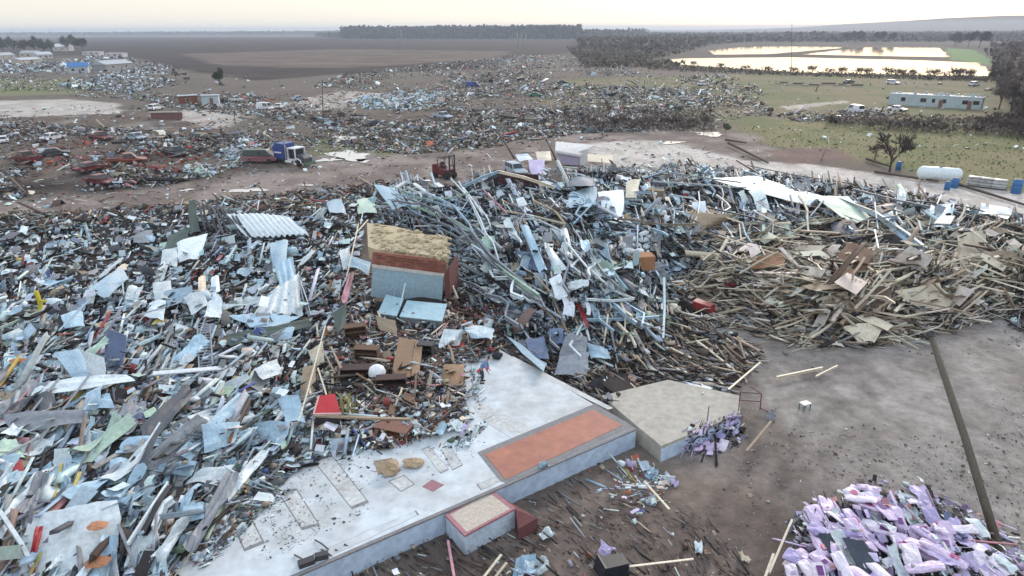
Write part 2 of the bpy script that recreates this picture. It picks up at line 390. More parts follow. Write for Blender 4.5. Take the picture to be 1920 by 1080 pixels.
# ponds -----------------------------------------------------------------------
mw = bpy.data.materials.new('still_water'); mw.use_nodes = True; b = mw.node_tree.nodes['Principled BSDF']
b.inputs['Base Color'].default_value = (.10, .09, .06, 1); b.inputs['Roughness'].default_value = .06; b.inputs['IOR'].default_value = 1.33
tcn = mw.node_tree.nodes.new('ShaderNodeTexCoord'); nn = mw.node_tree.nodes.new('ShaderNodeTexNoise'); nn.inputs['Scale'].default_value = .6
bp = mw.node_tree.nodes.new('ShaderNodeBump'); bp.inputs['Strength'].default_value = .05; bp.inputs['Distance'].default_value = .05
mw.node_tree.links.new(tcn.outputs['Object'], nn.inputs['Vector']); mw.node_tree.links.new(nn.outputs[0], bp.inputs['Height']); mw.node_tree.links.new(bp.outputs[0], b.inputs['Normal'])
def pond(pts):
    g = gpoly(pts); m = MB(); n = []
    for i in range(len(g)):     # ragged bank
        a = g[i-1]; c = g[i]; L = np.hypot(*(c-a)); k = max(1, int(L/9))
        for j in range(k):
            p = a+(c-a)*j/k; n.append((p[0]+random.uniform(-1, 1)*1.2, p[1]+random.uniform(-1, 1)*1.6, .22))
    bm = bmesh.new(); vs = [bm.verts.new(v) for v in n]; f = bm.faces.new(vs); bmesh.ops.triangulate(bm, faces=[f])
    bm.normal_update()
    for f in bm.faces:
        if f.normal.z < 0: f.normal_flip()
    me = bpy.data.meshes.new('pond_water'); bm.to_mesh(me); me.materials.append(mw)
    return tag(link('pond_water', me), kind='structure')
pond([(1185,114),(1290,110),(1480,108),(1700,113),(1836,118),(1866,138),(1854,144),(1700,142),(1500,137),(1330,126)])
pond([(1325,94),(1400,88),(1480,87),(1600,89),(1575,91),(1440,102),(1340,103)])
pond([(1505,102.5),(1620,89),(1760,90),(1784,108),(1640,105.5)])

# ================================================================ LOOSE LITTER (uncountable) by zone
PAL = dict(W=(208,224,230), LB=(160,190,208), G=(138,143,150), DG=(84,88,95), DK=(40,37,39), BR=(92,72,60), TN=(164,144,120), BE=(192,184,164),
           RD=(150,40,46), PK=(196,130,135), YL=(196,172,70), GR=(80,105,80), PG=(176,202,186), BL=(55,88,165), OR=(180,88,48), LV=(196,184,222), CR=(226,218,200), OL=(104,104,78), PU=(130,110,150))
def pick(pal, n):
    ks = list(pal); w_ = np.array([pal[k] for k in ks], float); w_ /= w_.sum()
    c = np.array([lin(PAL[k]) for k in ks])[NR.choice(len(ks), n, p=w_)]
    c = c*.8+c.mean(1, keepdims=True)*.2
    return np.clip(c*NR.uniform(.6, 1.15, (n, 1))*NR.uniform(.93, 1.07, (n, 3)), .008, .85)
def rot3(yaw, tilt, roll):
    cy, sy, ct, st, cr, sr = np.cos(yaw), np.sin(yaw), np.cos(tilt), np.sin(tilt), np.cos(roll), np.sin(roll)
    o = np.zeros_like(yaw); i = o+1
    Rz = np.stack([cy, -sy, o, sy, cy, o, o, o, i], -1).reshape(-1, 3, 3)
    Ry = np.stack([ct, o, -st, o, i, o, st, o, ct], -1).reshape(-1, 3, 3)
    Rx = np.stack([i, o, o, o, cr, -sr, o, sr, cr], -1).reshape(-1, 3, 3)
    return Rz @ Ry @ Rx
BOXF = np.array([(0,3,2,1),(4,5,6,7),(0,1,5,4),(1,2,6,5),(2,3,7,6),(3,0,4,7)])
def zone_pixels(poly, n, clump=0.0, seed=0, avoid=None):
    a = np.array(poly, float); out = []; c = 0
    while c < n:
        px = NR.uniform(a[:, 0].min(), a[:, 0].max(), n*2); py = NR.uniform(a[:, 1].min(), a[:, 1].max(), n*2)
        k = inside(a, px, py)
        if avoid is not None:
            for av in avoid: k &= ~inside(np.array(av, float), px, py)
        px, py = px[k], py[k]
        if clump:
            w0 = PZ(px, py); cl = fbm(w0[:, 0]/(4+w0[:, 1]*.13), w0[:, 1]/(3+w0[:, 1]*.035), 200+seed, 4)
            k = NR.uniform(0, 1, len(px)) < np.clip((cl-(.30+.25*clump))*8, 0, 1); px, py = px[k], py[k]
        out.append(np.stack([px, py], -1)); c += len(px)
    return np.concatenate(out)[:n]
def litter(label, poly, n, pal, size=.28, ang=None, spread=40, mix=(.5,.2,.3), clump=0.0, lift=.28, tilt=.3, seed=0, avoid=None, name='debris', lod=.55, elong=1.0, group='loose debris of the disaster'):
    pp = zone_pixels(poly, n, clump, seed, avoid)
    pos = P(pp[:, 0], pp[:, 1]); dist = np.hypot(pos[:, 0], pos[:, 1])
    s = size*np.exp(NR.normal(0, .5, n))*np.maximum(dist/40, .6)**lod
    if ang is None: yaw = NR.uniform(0, 2*math.pi, n)
    else:
        a = np.radians(ang+(fbm(pos[:, 0]/3.5, pos[:, 1]/3.5, 410, 2)-.5)*spread*5+NR.normal(0, spread*.45, n)); A = PZ(pp[:, 0], pp[:, 1]); B = PZ(pp[:, 0]+4*np.cos(a), pp[:, 1]-4*np.sin(a))
        yaw = np.arctan2(B[:, 1]-A[:, 1], B[:, 0]-A[:, 0])
    Rm = rot3(yaw, NR.normal(0, tilt, n), NR.normal(0, tilt, n))
    col = pick(pal, n); pos[:, 2] += NR.uniform(0, 1, n)**2*lift*np.minimum(s/size, 2)
    kind = NR.choice(3, n, p=mix); Vs = []; Fs = []; Cs = []; off = 0
    # folded flat pieces
    k = kind == 0; m = k.sum()
    if m:
        L = s[k]*NR.uniform(.6, 1.6, m)*elong; W_ = s[k]*NR.uniform(.4, 1.0, m); f = W_*NR.uniform(-.6, .6, m); t = NR.uniform(.2, .8, m)-.5; o = np.zeros(m); j = lambda: NR.uniform(.7, 1.1, m)
        loc = np.stack([np.stack([-L/2*j(), -W_/2*j(), o], -1), np.stack([L*t, -W_/2*j(), f], -1), np.stack([L/2*j(), -W_/2*j(), o], -1),
                        np.stack([L/2*j(), W_/2*j(), o], -1), np.stack([L*t, W_/2*j(), f], -1), np.stack([-L/2*j(), W_/2*j(), o], -1)], 1)
        V = np.einsum('nij,nkj->nki', Rm[k], loc)+pos[k][:, None]
        F = (np.arange(m)*6)[:, None, None]+np.array([(0,1,4,5),(1,2,3,4)])[None]+off
        Vs.append(V.reshape(-1, 3)); Fs.append(F.reshape(-1, 4)); Cs.append(np.repeat(col[k], 6, 0)); off += m*6
    for kd, (lx, ly, lz) in ((1, (.8, .6, .45)), (2, (3.2, .22, .14))):
        k = kind == kd; m = k.sum()
        if not m: continue
        d = np.stack([s[k]*lx*NR.uniform(.5, 1.4, m)*(elong if kd == 2 else 1), s[k]*ly*NR.uniform(.5, 1.3, m), s[k]*lz*NR.uniform(.4, 1.2, m)], -1)
        u = np.array([(-1,-1,-1),(1,-1,-1),(1,1,-1),(-1,1,-1),(-1,-1,1),(1,-1,1),(1,1,1),(-1,1,1)])/2
        loc = d[:, None]*u[None]*NR.uniform(.85, 1.1, (m, 8, 3))
        V = np.einsum('nij,nkj->nki', Rm[k], loc)+pos[k][:, None]
        F = (np.arange(m)*8)[:, None, None]+BOXF[None]+off
        Vs.append(V.reshape(-1, 3)); Fs.append(F.reshape(-1, 4)); Cs.append(np.repeat(col[k], 8, 0)); off += m*8
    o = soup(name, np.concatenate(Vs), np.concatenate(Fs), np.concatenate(Cs), MV('litter_paint', rough=.65, amt=.2, scale=4, bump=.1))
    return tag(o, label, 'debris', group, 'stuff')

SLABCLEAR = [(350,1040),(460,962),(540,892),(610,858),(700,848),(770,862),(880,830),(905,800),(880,740),(880,680),(960,676),(1150,768),(1195,803),(960,930),(1000,960),(870,1010),(830,990),(600,1090),(400,1100)]
RAMPCLEAR = [(1130,742),(1252,714),(1388,742),(1392,776),(1240,858),(1195,810)]
BIG = dict(W=28, LB=26, G=16, DG=9, DK=13, BR=7, TN=5, BE=3, RD=1.6, PK=1, YL=.5, GR=1.5, PG=3, BL=.8, OR=.5)
litter('fine mixed litter among the torn roofing left of the slab', [(-300,470),(60,425),(340,392),(560,400),(690,380),(660,560),(600,640),(570,760),(700,850),(540,890),(460,960),(340,1060),(250,1200),(-400,1250),(-600,800)], 36000, BIG, .25, 42, 30, (.62,.12,.26), seed=1, avoid=[SLABCLEAR])
litter('long pale splinters and strips strewn across the lower left', [(-200,640),(330,600),(560,760),(560,880),(460,950),(330,1060),(250,1200),(-300,1200)], 6500, BIG, .42, 50, 12, (.6,.03,.37), seed=2, avoid=[SLABCLEAR], elong=1.3)
litter('brown timber scraps and household litter around the brick wall piece', [(600,560),(650,480),(700,520),(700,600),(850,590),(900,600),(950,650),(870,690),(880,800),(700,850),(580,790)], 10000, dict(W=12, LB=5, G=8, DK=22, BR=20, TN=16, BE=9, RD=4, PK=2, BL=2, CR=6), .20, None, 0, (.4,.25,.35), seed=3, avoid=[[(885,690),(960,680),(1100,760),(900,800)]])
litter('brown rubble crumbs right of the brick wall piece', [(840,520),(900,540),(960,600),(940,660),(860,640),(830,600)], 3500, dict(BR=30, OR=10, DK=20, TN=14, G=6, CR=3, RD=4), .16, None, 0, (.2,.6,.2), seed=4)
litter('grey and white scraps inside the fallen steel frame', [(700,345),(920,322),(1100,318),(1300,308),(1500,334),(1720,365),(1960,425),(1900,470),(1450,470),(1290,520),(1240,650),(1120,700),(960,650),(860,560),(830,450),(700,430)], 24000, dict(W=20, LB=20, G=20, DG=14, DK=20, BR=7, TN=6, BE=4, RD=.3, GR=1, PG=3), .28, -42, 26, (.45,.06,.49), seed=5, elong=1.35, avoid=[[(795,290),(880,290),(885,342),(850,350),(795,345)],[(925,290),(1010,290),(1010,338),(925,338)]])
litter('pale splintered lumber scraps in the timber heap', [(1270,450),(1500,415),(1900,425),(2150,500),(2050,570),(1860,600),(1650,650),(1520,655),(1400,620),(1260,600)], 15000, dict(BE=36, TN=20, CR=18, BR=10, DK=16, G=8), .29, 15, 26, (.2,.06,.74), seed=6, elong=1.45)
litter('dark splinters between the timber heap and the pits', [(1040,600),(1260,590),(1420,650),(1420,690),(1330,740),(1130,760),(1000,690)], 5500, dict(BR=22, DK=26, TN=18, BE=8, G=14, W=4), .24, -35, 25, (.15,.1,.75), seed=7, avoid=[SLABCLEAR, RAMPCLEAR])
litter('roofing scraps along the near verge of the dirt road', [(-100,415),(340,385),(720,345),(720,380),(560,405),(330,400),(60,440)], 4200, dict(BR=22, DK=22, TN=14, G=14, W=10, RD=3, OL=10, LB=4), .26, 8, 20, (.3,.2,.5), clump=.3, seed=8)
litter('flattened red and brown wreckage scraps beyond the dirt road', [(-200,235),(230,240),(450,240),(560,285),(470,300),(330,345),(150,362),(-200,395)], 9500, dict(BR=28, DK=22, G=18, W=10, RD=1.6, LB=7, OL=14, TN=9, PK=1), .22, 5, 25, (.45,.3,.25), clump=.6, seed=9)
litter('brick red chips around the crushed pickup', [(60,265),(330,255),(400,290),(300,345),(150,330),(20,315)], 520, dict(RD=34, OR=14, BR=34, PK=6, DK=14), .24, 5, 25, (.5,.3,.2), clump=.8, seed=10)
litter('pale blue scraps left of the blue truck', [(340,320),(470,262),(500,300),(430,322),(370,335)], 700, dict(W=30, LB=30, PG=16, G=10), .24, 5, 25, (.6,.2,.2), clump=.3, seed=11)
litter('grey heap of smashed houses across the middle distance', [(230,180),(560,175),(640,140),(960,104),(1080,104),(1250,150),(1340,200),(1330,245),(1100,248),(900,280),(760,290),(600,270),(480,255),(540,225),(330,205)], 32000, dict(W=13, LB=6, G=15, DG=10, DK=18, BR=32, TN=14, OL=20, RD=1.6, GR=2, BL=.4, OR=1), .21, 3, 30, (.45,.15,.4), clump=.42, seed=12, lod=.6, lift=.14, tilt=.2)
litter('bright blue white shards of a flattened metal building', [(655,190),(690,180),(840,172),(830,196),(790,208),(690,206)], 1500, dict(W=32, LB=38, PG=12, G=12, DK=6), .17, 10, 40, (.7,.1,.2), seed=13, lod=.8)
litter('white shards on the far left beyond the grass', [(0,105),(100,95),(260,112),(330,128),(390,150),(250,175),(110,165),(100,140),(-60,150),(-60,110)], 3800, dict(W=30, LB=18, G=18, DG=12, DK=14, BR=10, OL=8), .15, 5, 40, (.5,.25,.25), clump=.25, seed=14, lod=.8)
litter('broken rafters and shards right of the middle heap', [(1080,150),(1350,140),(1420,160),(1450,215),(1620,205),(1700,214),(1600,232),(1440,226),(1380,240),(1200,230)], 3600, dict(W=14, G=18, DG=14, DK=16, BR=20, TN=10, OL=14), .20, 2, 25, (.35,.2,.45), clump=.3, seed=15, lod=.7)
litter('faint scraps scattered over the open grass', [(1000,140),(1500,140),(1900,150),(1960,300),(1500,280),(1300,220)], 520, dict(W=26, G=14, BR=20, TN=10, OL=20), .18, 3, 30, (.5,.2,.3), seed=16, lod=.7)
litter('muddy planks and twigs along the dock wall', [(560,1110),(840,985),(960,960),(1010,930),(1200,830),(1270,880),(1300,960),(1380,1020),(1440,1120),(500,1200)], 1900, dict(BR=36, DK=34, TN=8, G=14, W=2, BE=2, OR=1), .15, -52, 18, (.15,.15,.7), seed=17, clump=.1, lift=.15, tilt=.15, avoid=[[(830,960),(960,915),(1000,960),(870,1010)]])
litter('small bright trash at the foot of the dock wall', [(560,1100),(830,1000),(900,1010),(1060,980),(1150,880),(1230,850),(1250,930),(1060,1100)], 260, dict(W=30, LB=18, RD=4, OR=5, YL=3, BL=2, BE=14, LV=8), .2, -40, 30, (.6,.1,.3), seed=18, clump=.5)
litter('grit and small stones on the gravel yard', [(1300,660),(1640,660),(1900,600),(2200,700),(2300,1200),(1500,1200),(1250,900),(1400,800)], 5200, dict(G=30, DG=20, BR=30, W=4, DK=10, TN=8), .07, -40, 30, (.4,.5,.1), seed=19, lift=.02, tilt=.15, lod=1, clump=.25)
litter('plaster crumbs and dirt on the slab floor', [(560,870),(700,850),(880,830),(900,760),(960,720),(900,850),(700,960),(480,1060),(420,1000)], 900, dict(W=20, G=30, BR=14, DK=12, BE=18, RD=2), .07, None, 0, (.5,.4,.1), seed=20, lift=.02, tilt=.1, clump=.35)
litter('scraps over the road and lots', [(0,200),(560,190),(640,230),(1100,250),(1500,290),(900,330),(500,360),(0,400)], 2200, dict(W=26, G=20, BR=22, DK=16, LB=6, RD=3), .16, 5, 20, (.55,.25,.2), seed=21, lift=.05, tilt=.2, lod=.8)
litter('dark splinters past the timber heap at the right edge', [(1850,560),(2000,520),(2150,560),(2000,640),(1900,620)], 1500, dict(BR=24, DK=40, G=14, PU=8, W=4), .2, -40, 25, (.3,.2,.5), seed=22)

PL = dict(W=34, LB=34, G=20, DG=6, PG=4, SL=2, CR=4); PAL['SL'] = (104,120,150)
litter('bigger pale torn sheets lying loose over the left wreckage', [(-60,460),(340,392),(560,400),(690,390),(660,560),(600,640),(570,760),(540,870),(430,930),(330,1060),(250,1150),(-60,1150)], 1150, PL, .44, 45, 20, (.85,0,.15), seed=70, lift=.6, avoid=[SLABCLEAR], elong=1.2, name='sheet_scraps')
litter('bigger pale torn sheets lying loose in the steel tangle', [(700,380),(900,350),(1300,335),(1700,385),(1880,440),(1450,450),(1280,520),(1200,640),(1050,640),(900,560),(840,440)], 650, PL, .55, -42, 26, (1,0,0), seed=71, lift=.8, elong=1.5, name='sheet_scraps', avoid=[[(690,400),(850,420),(860,610),(690,610)]])
litter('pale torn sheets in the far wreckage', [(0,110),(260,115),(640,160),(1080,130),(1340,200),(1330,240),(900,280),(450,250),(560,285),(330,345),(0,390)], 420, PL, .5, 5, 24, (1,0,0), seed=72, lift=.3, lod=.45, name='sheet_scraps', clump=.5, avoid=[[(0,190),(560,190),(480,240),(0,240)]])
litter('beige torn sheathing lying in layers over the timber heap', [(1300,450),(1500,420),(1880,425),(1960,500),(1850,590),(1650,630),(1520,640),(1400,600)], 420, dict(BE=40, CR=24, TN=26, BR=10), .6, 15, 26, (.9,0,.1), seed=73, lift=.8, elong=1.6, name='sheathing_scraps')

litter('crumbs and scraps spilled from the heap over the edge of the slab', [(350,1040),(460,955),(540,885),(610,850),(700,840),(770,850),(880,815),(905,790),(885,730),(880,690),(900,690),(912,800),(880,835),(770,868),(640,866),(560,905),(480,975),(385,1065)], 800, BIG, .17, 45, 40, (.4,.25,.35), seed=90, clump=.5, lift=.08, tilt=.12)
litter('scraps along the right edge of the slab and the pad', [(940,660),(1150,760),(1130,745),(1252,712),(1388,742),(1330,700),(1120,690),(1000,650)], 600, dict(BR=24, DK=24, TN=16, G=14, W=10, LB=6), .2, -35, 25, (.3,.15,.55), seed=91, lift=.15, tilt=.15)

litter('thin brown carpet of scraps and broken twigs across the middle distance', [(-60,205),(130,238),(230,238),(480,218),(640,165),(700,130),(960,104),(1090,108),(1300,150),(1440,200),(1340,246),(1100,250),(900,272),(760,288),(600,285),(450,262),(200,250),(-60,300)], 14000, dict(BR=34, DK=18, OL=22, TN=14, G=14, W=9, LB=2), .17, 2, 30, (.35,.15,.5), seed=95, lift=.12, tilt=.2, lod=.55, clump=.12)
litter('scraps between the houses at upper left', [(0,120),(110,150),(260,170),(420,165),(560,178),(480,196),(350,192),(230,186),(120,180),(0,186)], 2600, dict(BR=26, DK=20, OL=24, W=14, G=16), .15, 2, 30, (.4,.2,.4), seed=96, lift=.12, tilt=.2, clump=.4)

# ================================================================ RAISED FLOORS
mWhite = M('white_floor_paint', (196,206,212), .55, var=0, dirt=.7, scale=.35, dirtc=(150,145,136), bump=.05)
mDockW = M('pale_blue_wall_paint', (186,206,228), .6, var=0, dirt=.35, scale=.6, dirtc=(120,122,128))
mOrange = M('orange_floor_coating', (164,108,86), .5, var=0, dirt=.8, scale=.4, dirtc=(140,84,80))
mGreyEdge = M('grey_concrete_edge', (128,128,130), .85, var=0, dirt=.4)
mGrime = M('floor_grime', (194,198,198), .8, var=0, dirt=.8, scale=.9, dirtc=(150,148,144))
mMauve = M('faded_red_tile', (150,108,116), .7, var=0, dirt=.3)
mConc = M('weathered_concrete', (172,168,158), .85, var=.05, dirt=.5, scale=.5, dirtc=(140,138,132))
mTan = M('tan_floor', (186,176,164), .7, var=0, dirt=.3, dirtc=(160,150,140))
mPinkRim = M('pink_faded_rim', (170,120,128), .75, var=.1, dirt=.4)
mBrick = M('red_brick', (128,80,66), .9, var=.08, dirt=.5, scale=3, dirtc=(176,120,98))
mDarkBrick = M('dark_brick', (110,66,66), .9, var=.1, dirt=.5, scale=3, dirtc=(80,50,50))
def ring(pts, z): return [Vector(p) for p in PZ(np.array([p[0] for p in pts], float), np.array([p[1] for p in pts], float), z)]
slab = empty('building_floor', tuple(PZ(800, 900, 0.0)))
tag(slab, 'long white painted floor slab of a destroyed building with one orange strip', 'floor slab')
def under(o, root):
    o.parent = root; o.matrix_parent_inverse = Matrix.Translation(-Vector(root.location)); return o
corner = [Vector((x, y, SLAB_Z)) for x, y in SLAB]
m = MB(); m.prism(corner, -.2, mWhite); under(m.build('floor'), slab)
# front wall face, slightly proud, with a grey coping line
a0 = ring([(1190,803)], SLAB_Z)[0]; b0 = ring([(300,1187)], SLAB_Z)[0]; dr = (b0-a0).normalized(); out = Vector((-dr.y, dr.x, 0))
if out.y > 0: out = -out
def alongpt(px, py, z=SLAB_Z):
    q = ring([(px, py)], z)[0]; return a0+dr*(q-a0).dot(dr)
m = MB(); e0, e1 = a0-dr*.02, b0
m.prism([e0+out*.01+Vector((0,0,-.07)), e0+out*.09+Vector((0,0,-.07)), e1+out*.09+Vector((0,0,-.07)), e1+out*.01+Vector((0,0,-.07))], -.3, mDockW)
under(m.build('dock_wall'), slab)
m = MB(); m.prism([e0-out*.05+Vector((0,0,.012)), e0+out*.12+Vector((0,0,.012)), e1+out*.12+Vector((0,0,.012)), e1-out*.05+Vector((0,0,.012))], SLAB_Z-.065, mGreyEdge)
under(m.build('coping'), slab)
def patch(name, pts, mat, dz=.006, th=.02, label=None):
    m = MB(); m.prism(ring(pts, SLAB_Z+dz), SLAB_Z+dz-th, mat); o = under(m.build(name), slab)
    if label: o['label'] = label
    return o
patch('floor_border', [(895,848),(1115,757),(1176,792),(1188,801),(948,905),(938,902)], mGreyEdge, .010, .03)
patch('orange_floor', [(909,852),(1112,768),(1168,797),(948,899)], mOrange, .022, .03, 'faded orange coated strip of floor')
patch('floor_tile', [(810,899),(833,909),(812,922),(791,912)], mMauve, .008, .02, 'small reddish diamond on the floor')
def outline(pts, wd, mat=mGrime, fill=True, dz=.006):
    """a stained rectangle of missing tile with a darker rim"""
    r_ = ring(pts, SLAB_Z+dz); c = sum(r_, Vector())/len(r_); m = MB()
    inner = [p+(c-p).normalized()*wd for p in r_]
    n = len(r_)
    for i in range(n):
        m.prism([r_[i], r_[(i+1) % n], inner[(i+1) % n], inner[i]], SLAB_Z+dz-.02, mGreyEdge)
    under(m.build('floor_trench'), slab)
    if fill:
        m = MB(); m.prism([p-Vector((0,0,.002)) for p in inner], SLAB_Z-.02, mat); under(m.build('trench_fill'), slab)
outline([(520,922),(556,915),(600,985),(566,994)], .2)
outline([(586,862),(622,852),(692,942),(660,955)], .2)
outline([(432,975),(462,952),(497,1018),(458,1034)], .2)
outline([(728,902),(758,890),(778,908),(752,922)], .07)
outline([(826,842),(842,834),(868,872),(848,882)], .07)
outline([(585,1040),(780,957),(786,965),(600,1052)], .07, mWhite)
outline([(905,788),(925,778),(1000,828),(985,838)], .06, mWhite)
outline([(893,908),(942,890),(950,897),(902,919)], .06)
outline([(790,842),(806,836),(842,880),(826,888)], .07)
patch('grime_stain', [(700,864),(735,858),(752,882),(738,893),(708,888)], M('brown_stain', (150,134,116), .9, var=0, dirt=.8, scale=2, dirtc=(104,92,86)), .004, .01)
# grey dusty band along the right edge
patch('worn_band', [(950,672),(962,668),(1150,765),(1140,768)], mGrime, .005, .012)
patch('worn_band', [(885,760),(898,752),(990,800),(1010,816),(1000,826),(905,790)], mGrime, .005, .012)

# concrete ramp slab on the right
rz = .95; rp_ = [(1196,800),(1128,742),(1252,712),(1388,742),(1388,775),(1240,836)]
ramp = empty('concrete_pad_floor', tuple(PZ(1260, 780, 0.0))); tag(ramp, 'weathered bare concrete floor pad joined to the right end of the white slab', 'concrete pad')
m = MB(); m.prism([p for p in ring(rp_, rz)], -.2, mConc); under(m.build('pad'), ramp)
q = ring([(1388,775),(1240,836),(1196,800)], rz); o1 = Vector((.25, -.9, 0)).normalized()
m = MB(); m.prism([q[0]+Vector((.05,-.02,-.2)), q[1]+Vector((0,-.06,-.2)), q[1]+Vector((0,.0,-.2)), q[0]+Vector((.0,.03,-.2))], -.2, mDockW); under(m.build('pad_wall'), ramp)
m = MB(); c_ = PQ(1326, 790); m.cyl((c_.x, c_.y, rz+.45), .03, .9, mGreyEdge, n=8); under(m.build('post'), ramp)

# dock box in front
box = empty('entry_platform', tuple(PZ(900, 990, 0.0))); tag(box, 'square entry platform with tan floor and pink rim jutting from the white slab', 'platform')
bt = ring([(832,962),(918,916),(962,950),(868,1000)], 1.0)
for i in range(4): bt[i] = bt[i]+out*.16
m = MB(); m.prism(bt, -.2, M('platform_side_paint', (190,206,222), .6, var=0, dirt=.4, scale=1, dirtc=(110,108,114))); under(m.build('platform_body'), box)
c_ = sum(bt, Vector())/4; up = Vector((0,0,.03)); inn = [p+(c_-p)*.13+up for p in bt]; outr = [p+(p-c_)*.02+up for p in bt]
m = MB()
for i in range(4): m.prism([outr[i], outr[(i+1) % 4], inn[(i+1) % 4], inn[i]], .93, mPinkRim)
under(m.build('platform_rim'), box)
m = MB(); m.prism([p-Vector((0,0,.01)) for p in inn], .95, mTan); under(m.build('platform_floor'), box)
st = ring([(928,917),(962,925),(1008,965),(972,985)], .8); st2 = [p+Vector((0,0,.02)) for p in st]
m = MB(); m.prism([bt[1]+Vector((.03,0,-.06)), Vector((st[2].x, st[2].y, .62)), Vector((st[3].x, st[3].y, .62)), bt[2]+Vector((.03,0,-.06))], -.2, mDarkBrick); under(m.build('brick_step'), box)

# ================================================================ BRICK WALL PIECE AND CABINETS
mIns = M('insulation_batt', (186,172,142), .95, var=.1, dirt=.5, scale=1.6, bump=.6, dirtc=(150,136,108))
mPanelB = M('pale_blue_steel', (150,176,188), .5, var=.05, dirt=.25, scale=1.2, dirtc=(120,132,140))
mFreez = M('light_blue_enamel', (164,196,208), .4, var=.05, dirt=.25, scale=1.2, dirtc=(120,140,148))
def solid_front(pix, Y, depth, mat, mb):
    """a slab standing at y=Y whose outline is pix"""
    pts = [Vector(PV(px, py, Y)) for px, py in pix]; return mb.prism(pts, Vector((0, depth, 0)), mat)
b0_ = PZ(763, 562, 1.35); Yb = float(b0_[1])
wallp = empty('wall_piece', (float(b0_[0]), Yb, 1.1)); tag(wallp, 'standing block of brick wall with pale blue face and tan insulation on top', 'wall')
m = MB(); solid_front([(699,500),(831,518),(828,572),(695,556)], Yb, .35, mPanelB, m); under(m.build('steel_face'), wallp)
m = MB(); solid_front([(697,496),(833,514),(832,519),(698,502)], Yb-.05, .4, M('white_trim', (200,196,190), .7), m); under(m.build('trim'), wallp)
m = MB()
f1 = [Vector(PV(697,497,Yb+.02)), Vector(PV(833,515,Yb+.02)), Vector(PV(838,488,Yb+.5)), Vector(PV(699,472,Yb+.5))]
m.prism(f1, Vector((0,.45,-.1)), mBrick)
for k in range(1, 5):   # broken courses stepping back
    t = k/5; a_ = f1[0].lerp(f1[3], t)-Vector((0,.03,0)); b_ = f1[1].lerp(f1[2], t)-Vector((0,.03,0)); n = 16
    for j in range(n):
        if random.random() < .25: continue
        p0 = a_.lerp(b_, (j+.06)/n); p1 = a_.lerp(b_, (j+.9)/n); h = Vector((0, 0, .10)); d = Vector((0, -random.uniform(.02,.09), 0))
        m.prism([p0+d, p1+d, p1+d+h, p0+d+h], Vector((0,.1,0)), mBrick)
under(m.build('brick_band'), wallp)
m = MB(); zt = f1[2].z; Yt = Yb+.5
m.prism([Vector(PV(833,517,Yb+.1)), Vector(PV(842,500,Yb+.6)), Vector(PV(842,500,Yb+.6))+Vector((.4,3.4,-.1)), Vector(PV(833,517,Yb+.1))+Vector((.5,3.4,0))], .9, mDarkBrick); under(m.build('side_wall'), wallp)
m = MB()
back = [Vector(PZ(px, py, zt+.25)) for px, py in ((690,462),(700,466),(838,482),(838,446),(800,440),(740,424),(688,418))]
m.prism(back, zt-.7, mIns)
under(m.build('insulation'), wallp)
def lump(mb, c, sx, sy, sz, mat, seed, n=10, k=8, rough=.35, yaw=0):
    vs = []; fs = []; cy, sy_ = math.cos(yaw), math.sin(yaw)
    rr = random.Random(seed)
    for i in range(n+1):
        th = math.pi*i/n
        for j in range(k):
            ph = 2*math.pi*j/k; q = 1+rr.uniform(-rough, rough) if 0 < i < n else 1
            x, y, z = sx*math.sin(th)*math.cos(ph)*q, sy*math.sin(th)*math.sin(ph)*q, sz*math.cos(th)*q
            vs.append((c[0]+x*cy-y*sy_, c[1]+x*sy_+y*cy, c[2]+z))
    for i in range(n):
        for j in range(k): fs.append((i*k+j, (i+1)*k+j, (i+1)*k+(j+1) % k, i*k+(j+1) % k))
    return mb.add(vs, fs, mat)
m = MB()
for i in range(90):
    t, u = random.random(), random.random(); a_ = back[1].lerp(back[2], t); b_ = back[-1].lerp(back[3], t); p = a_.lerp(b_, u*1.02-.02)
    lump(m, (p.x, p.y, p.z+.02), random.uniform(.2,.55), random.uniform(.15,.4), random.uniform(.08,.22), mIns, i, 5, 7, .4, random.uniform(0,3))
for i in range(26):
    t = random.random(); a_ = back[1].lerp(back[2], t)
    lump(m, (a_.x, a_.y-.1, a_.z-random.uniform(.1,.45)), random.uniform(.12,.3), .15, random.uniform(.12,.3), mIns, 300+i, 5, 7, .4)
under(m.build('torn_batt', smooth=False), wallp)
mCabSide = M('cabinet_side', (118,120,124), .6, dirt=.4)
def cabinet(pts, z, zb, label, name='chest_freezer'):
    t = ring(pts, z); c = sum(t, Vector())/4; root = empty(name, (c.x, c.y, zb)); tag(root, label, 'cabinet', 'low steel cabinets in front of the brick wall piece')
    m = MB(); m.prism([p+(c-p)*.03-Vector((0,0,.07)) for p in t], zb, mCabSide); under(m.build('body'), root)
    m = MB(); m.prism(t, z-.065, mFreez); under(m.build('lid'), root)
    a_, b_ = t[3], t[2]; m = MB(); mid = a_.lerp(b_, .5)-Vector((0,.03,.05)); m.box(mid, (.3,.05,.04), mGreyEdge); under(m.build('handle'), root)
    return root
cabinet([(724,552),(757,560),(744,592),(708,587)], 2.05, 1.2, 'smaller square steel cabinet with light blue lid at the left')
cabinet([(763,563),(838,570),(829,602),(749,593)], 2.05, 1.2, 'wide steel cabinet with light blue lid below the brick wall piece')

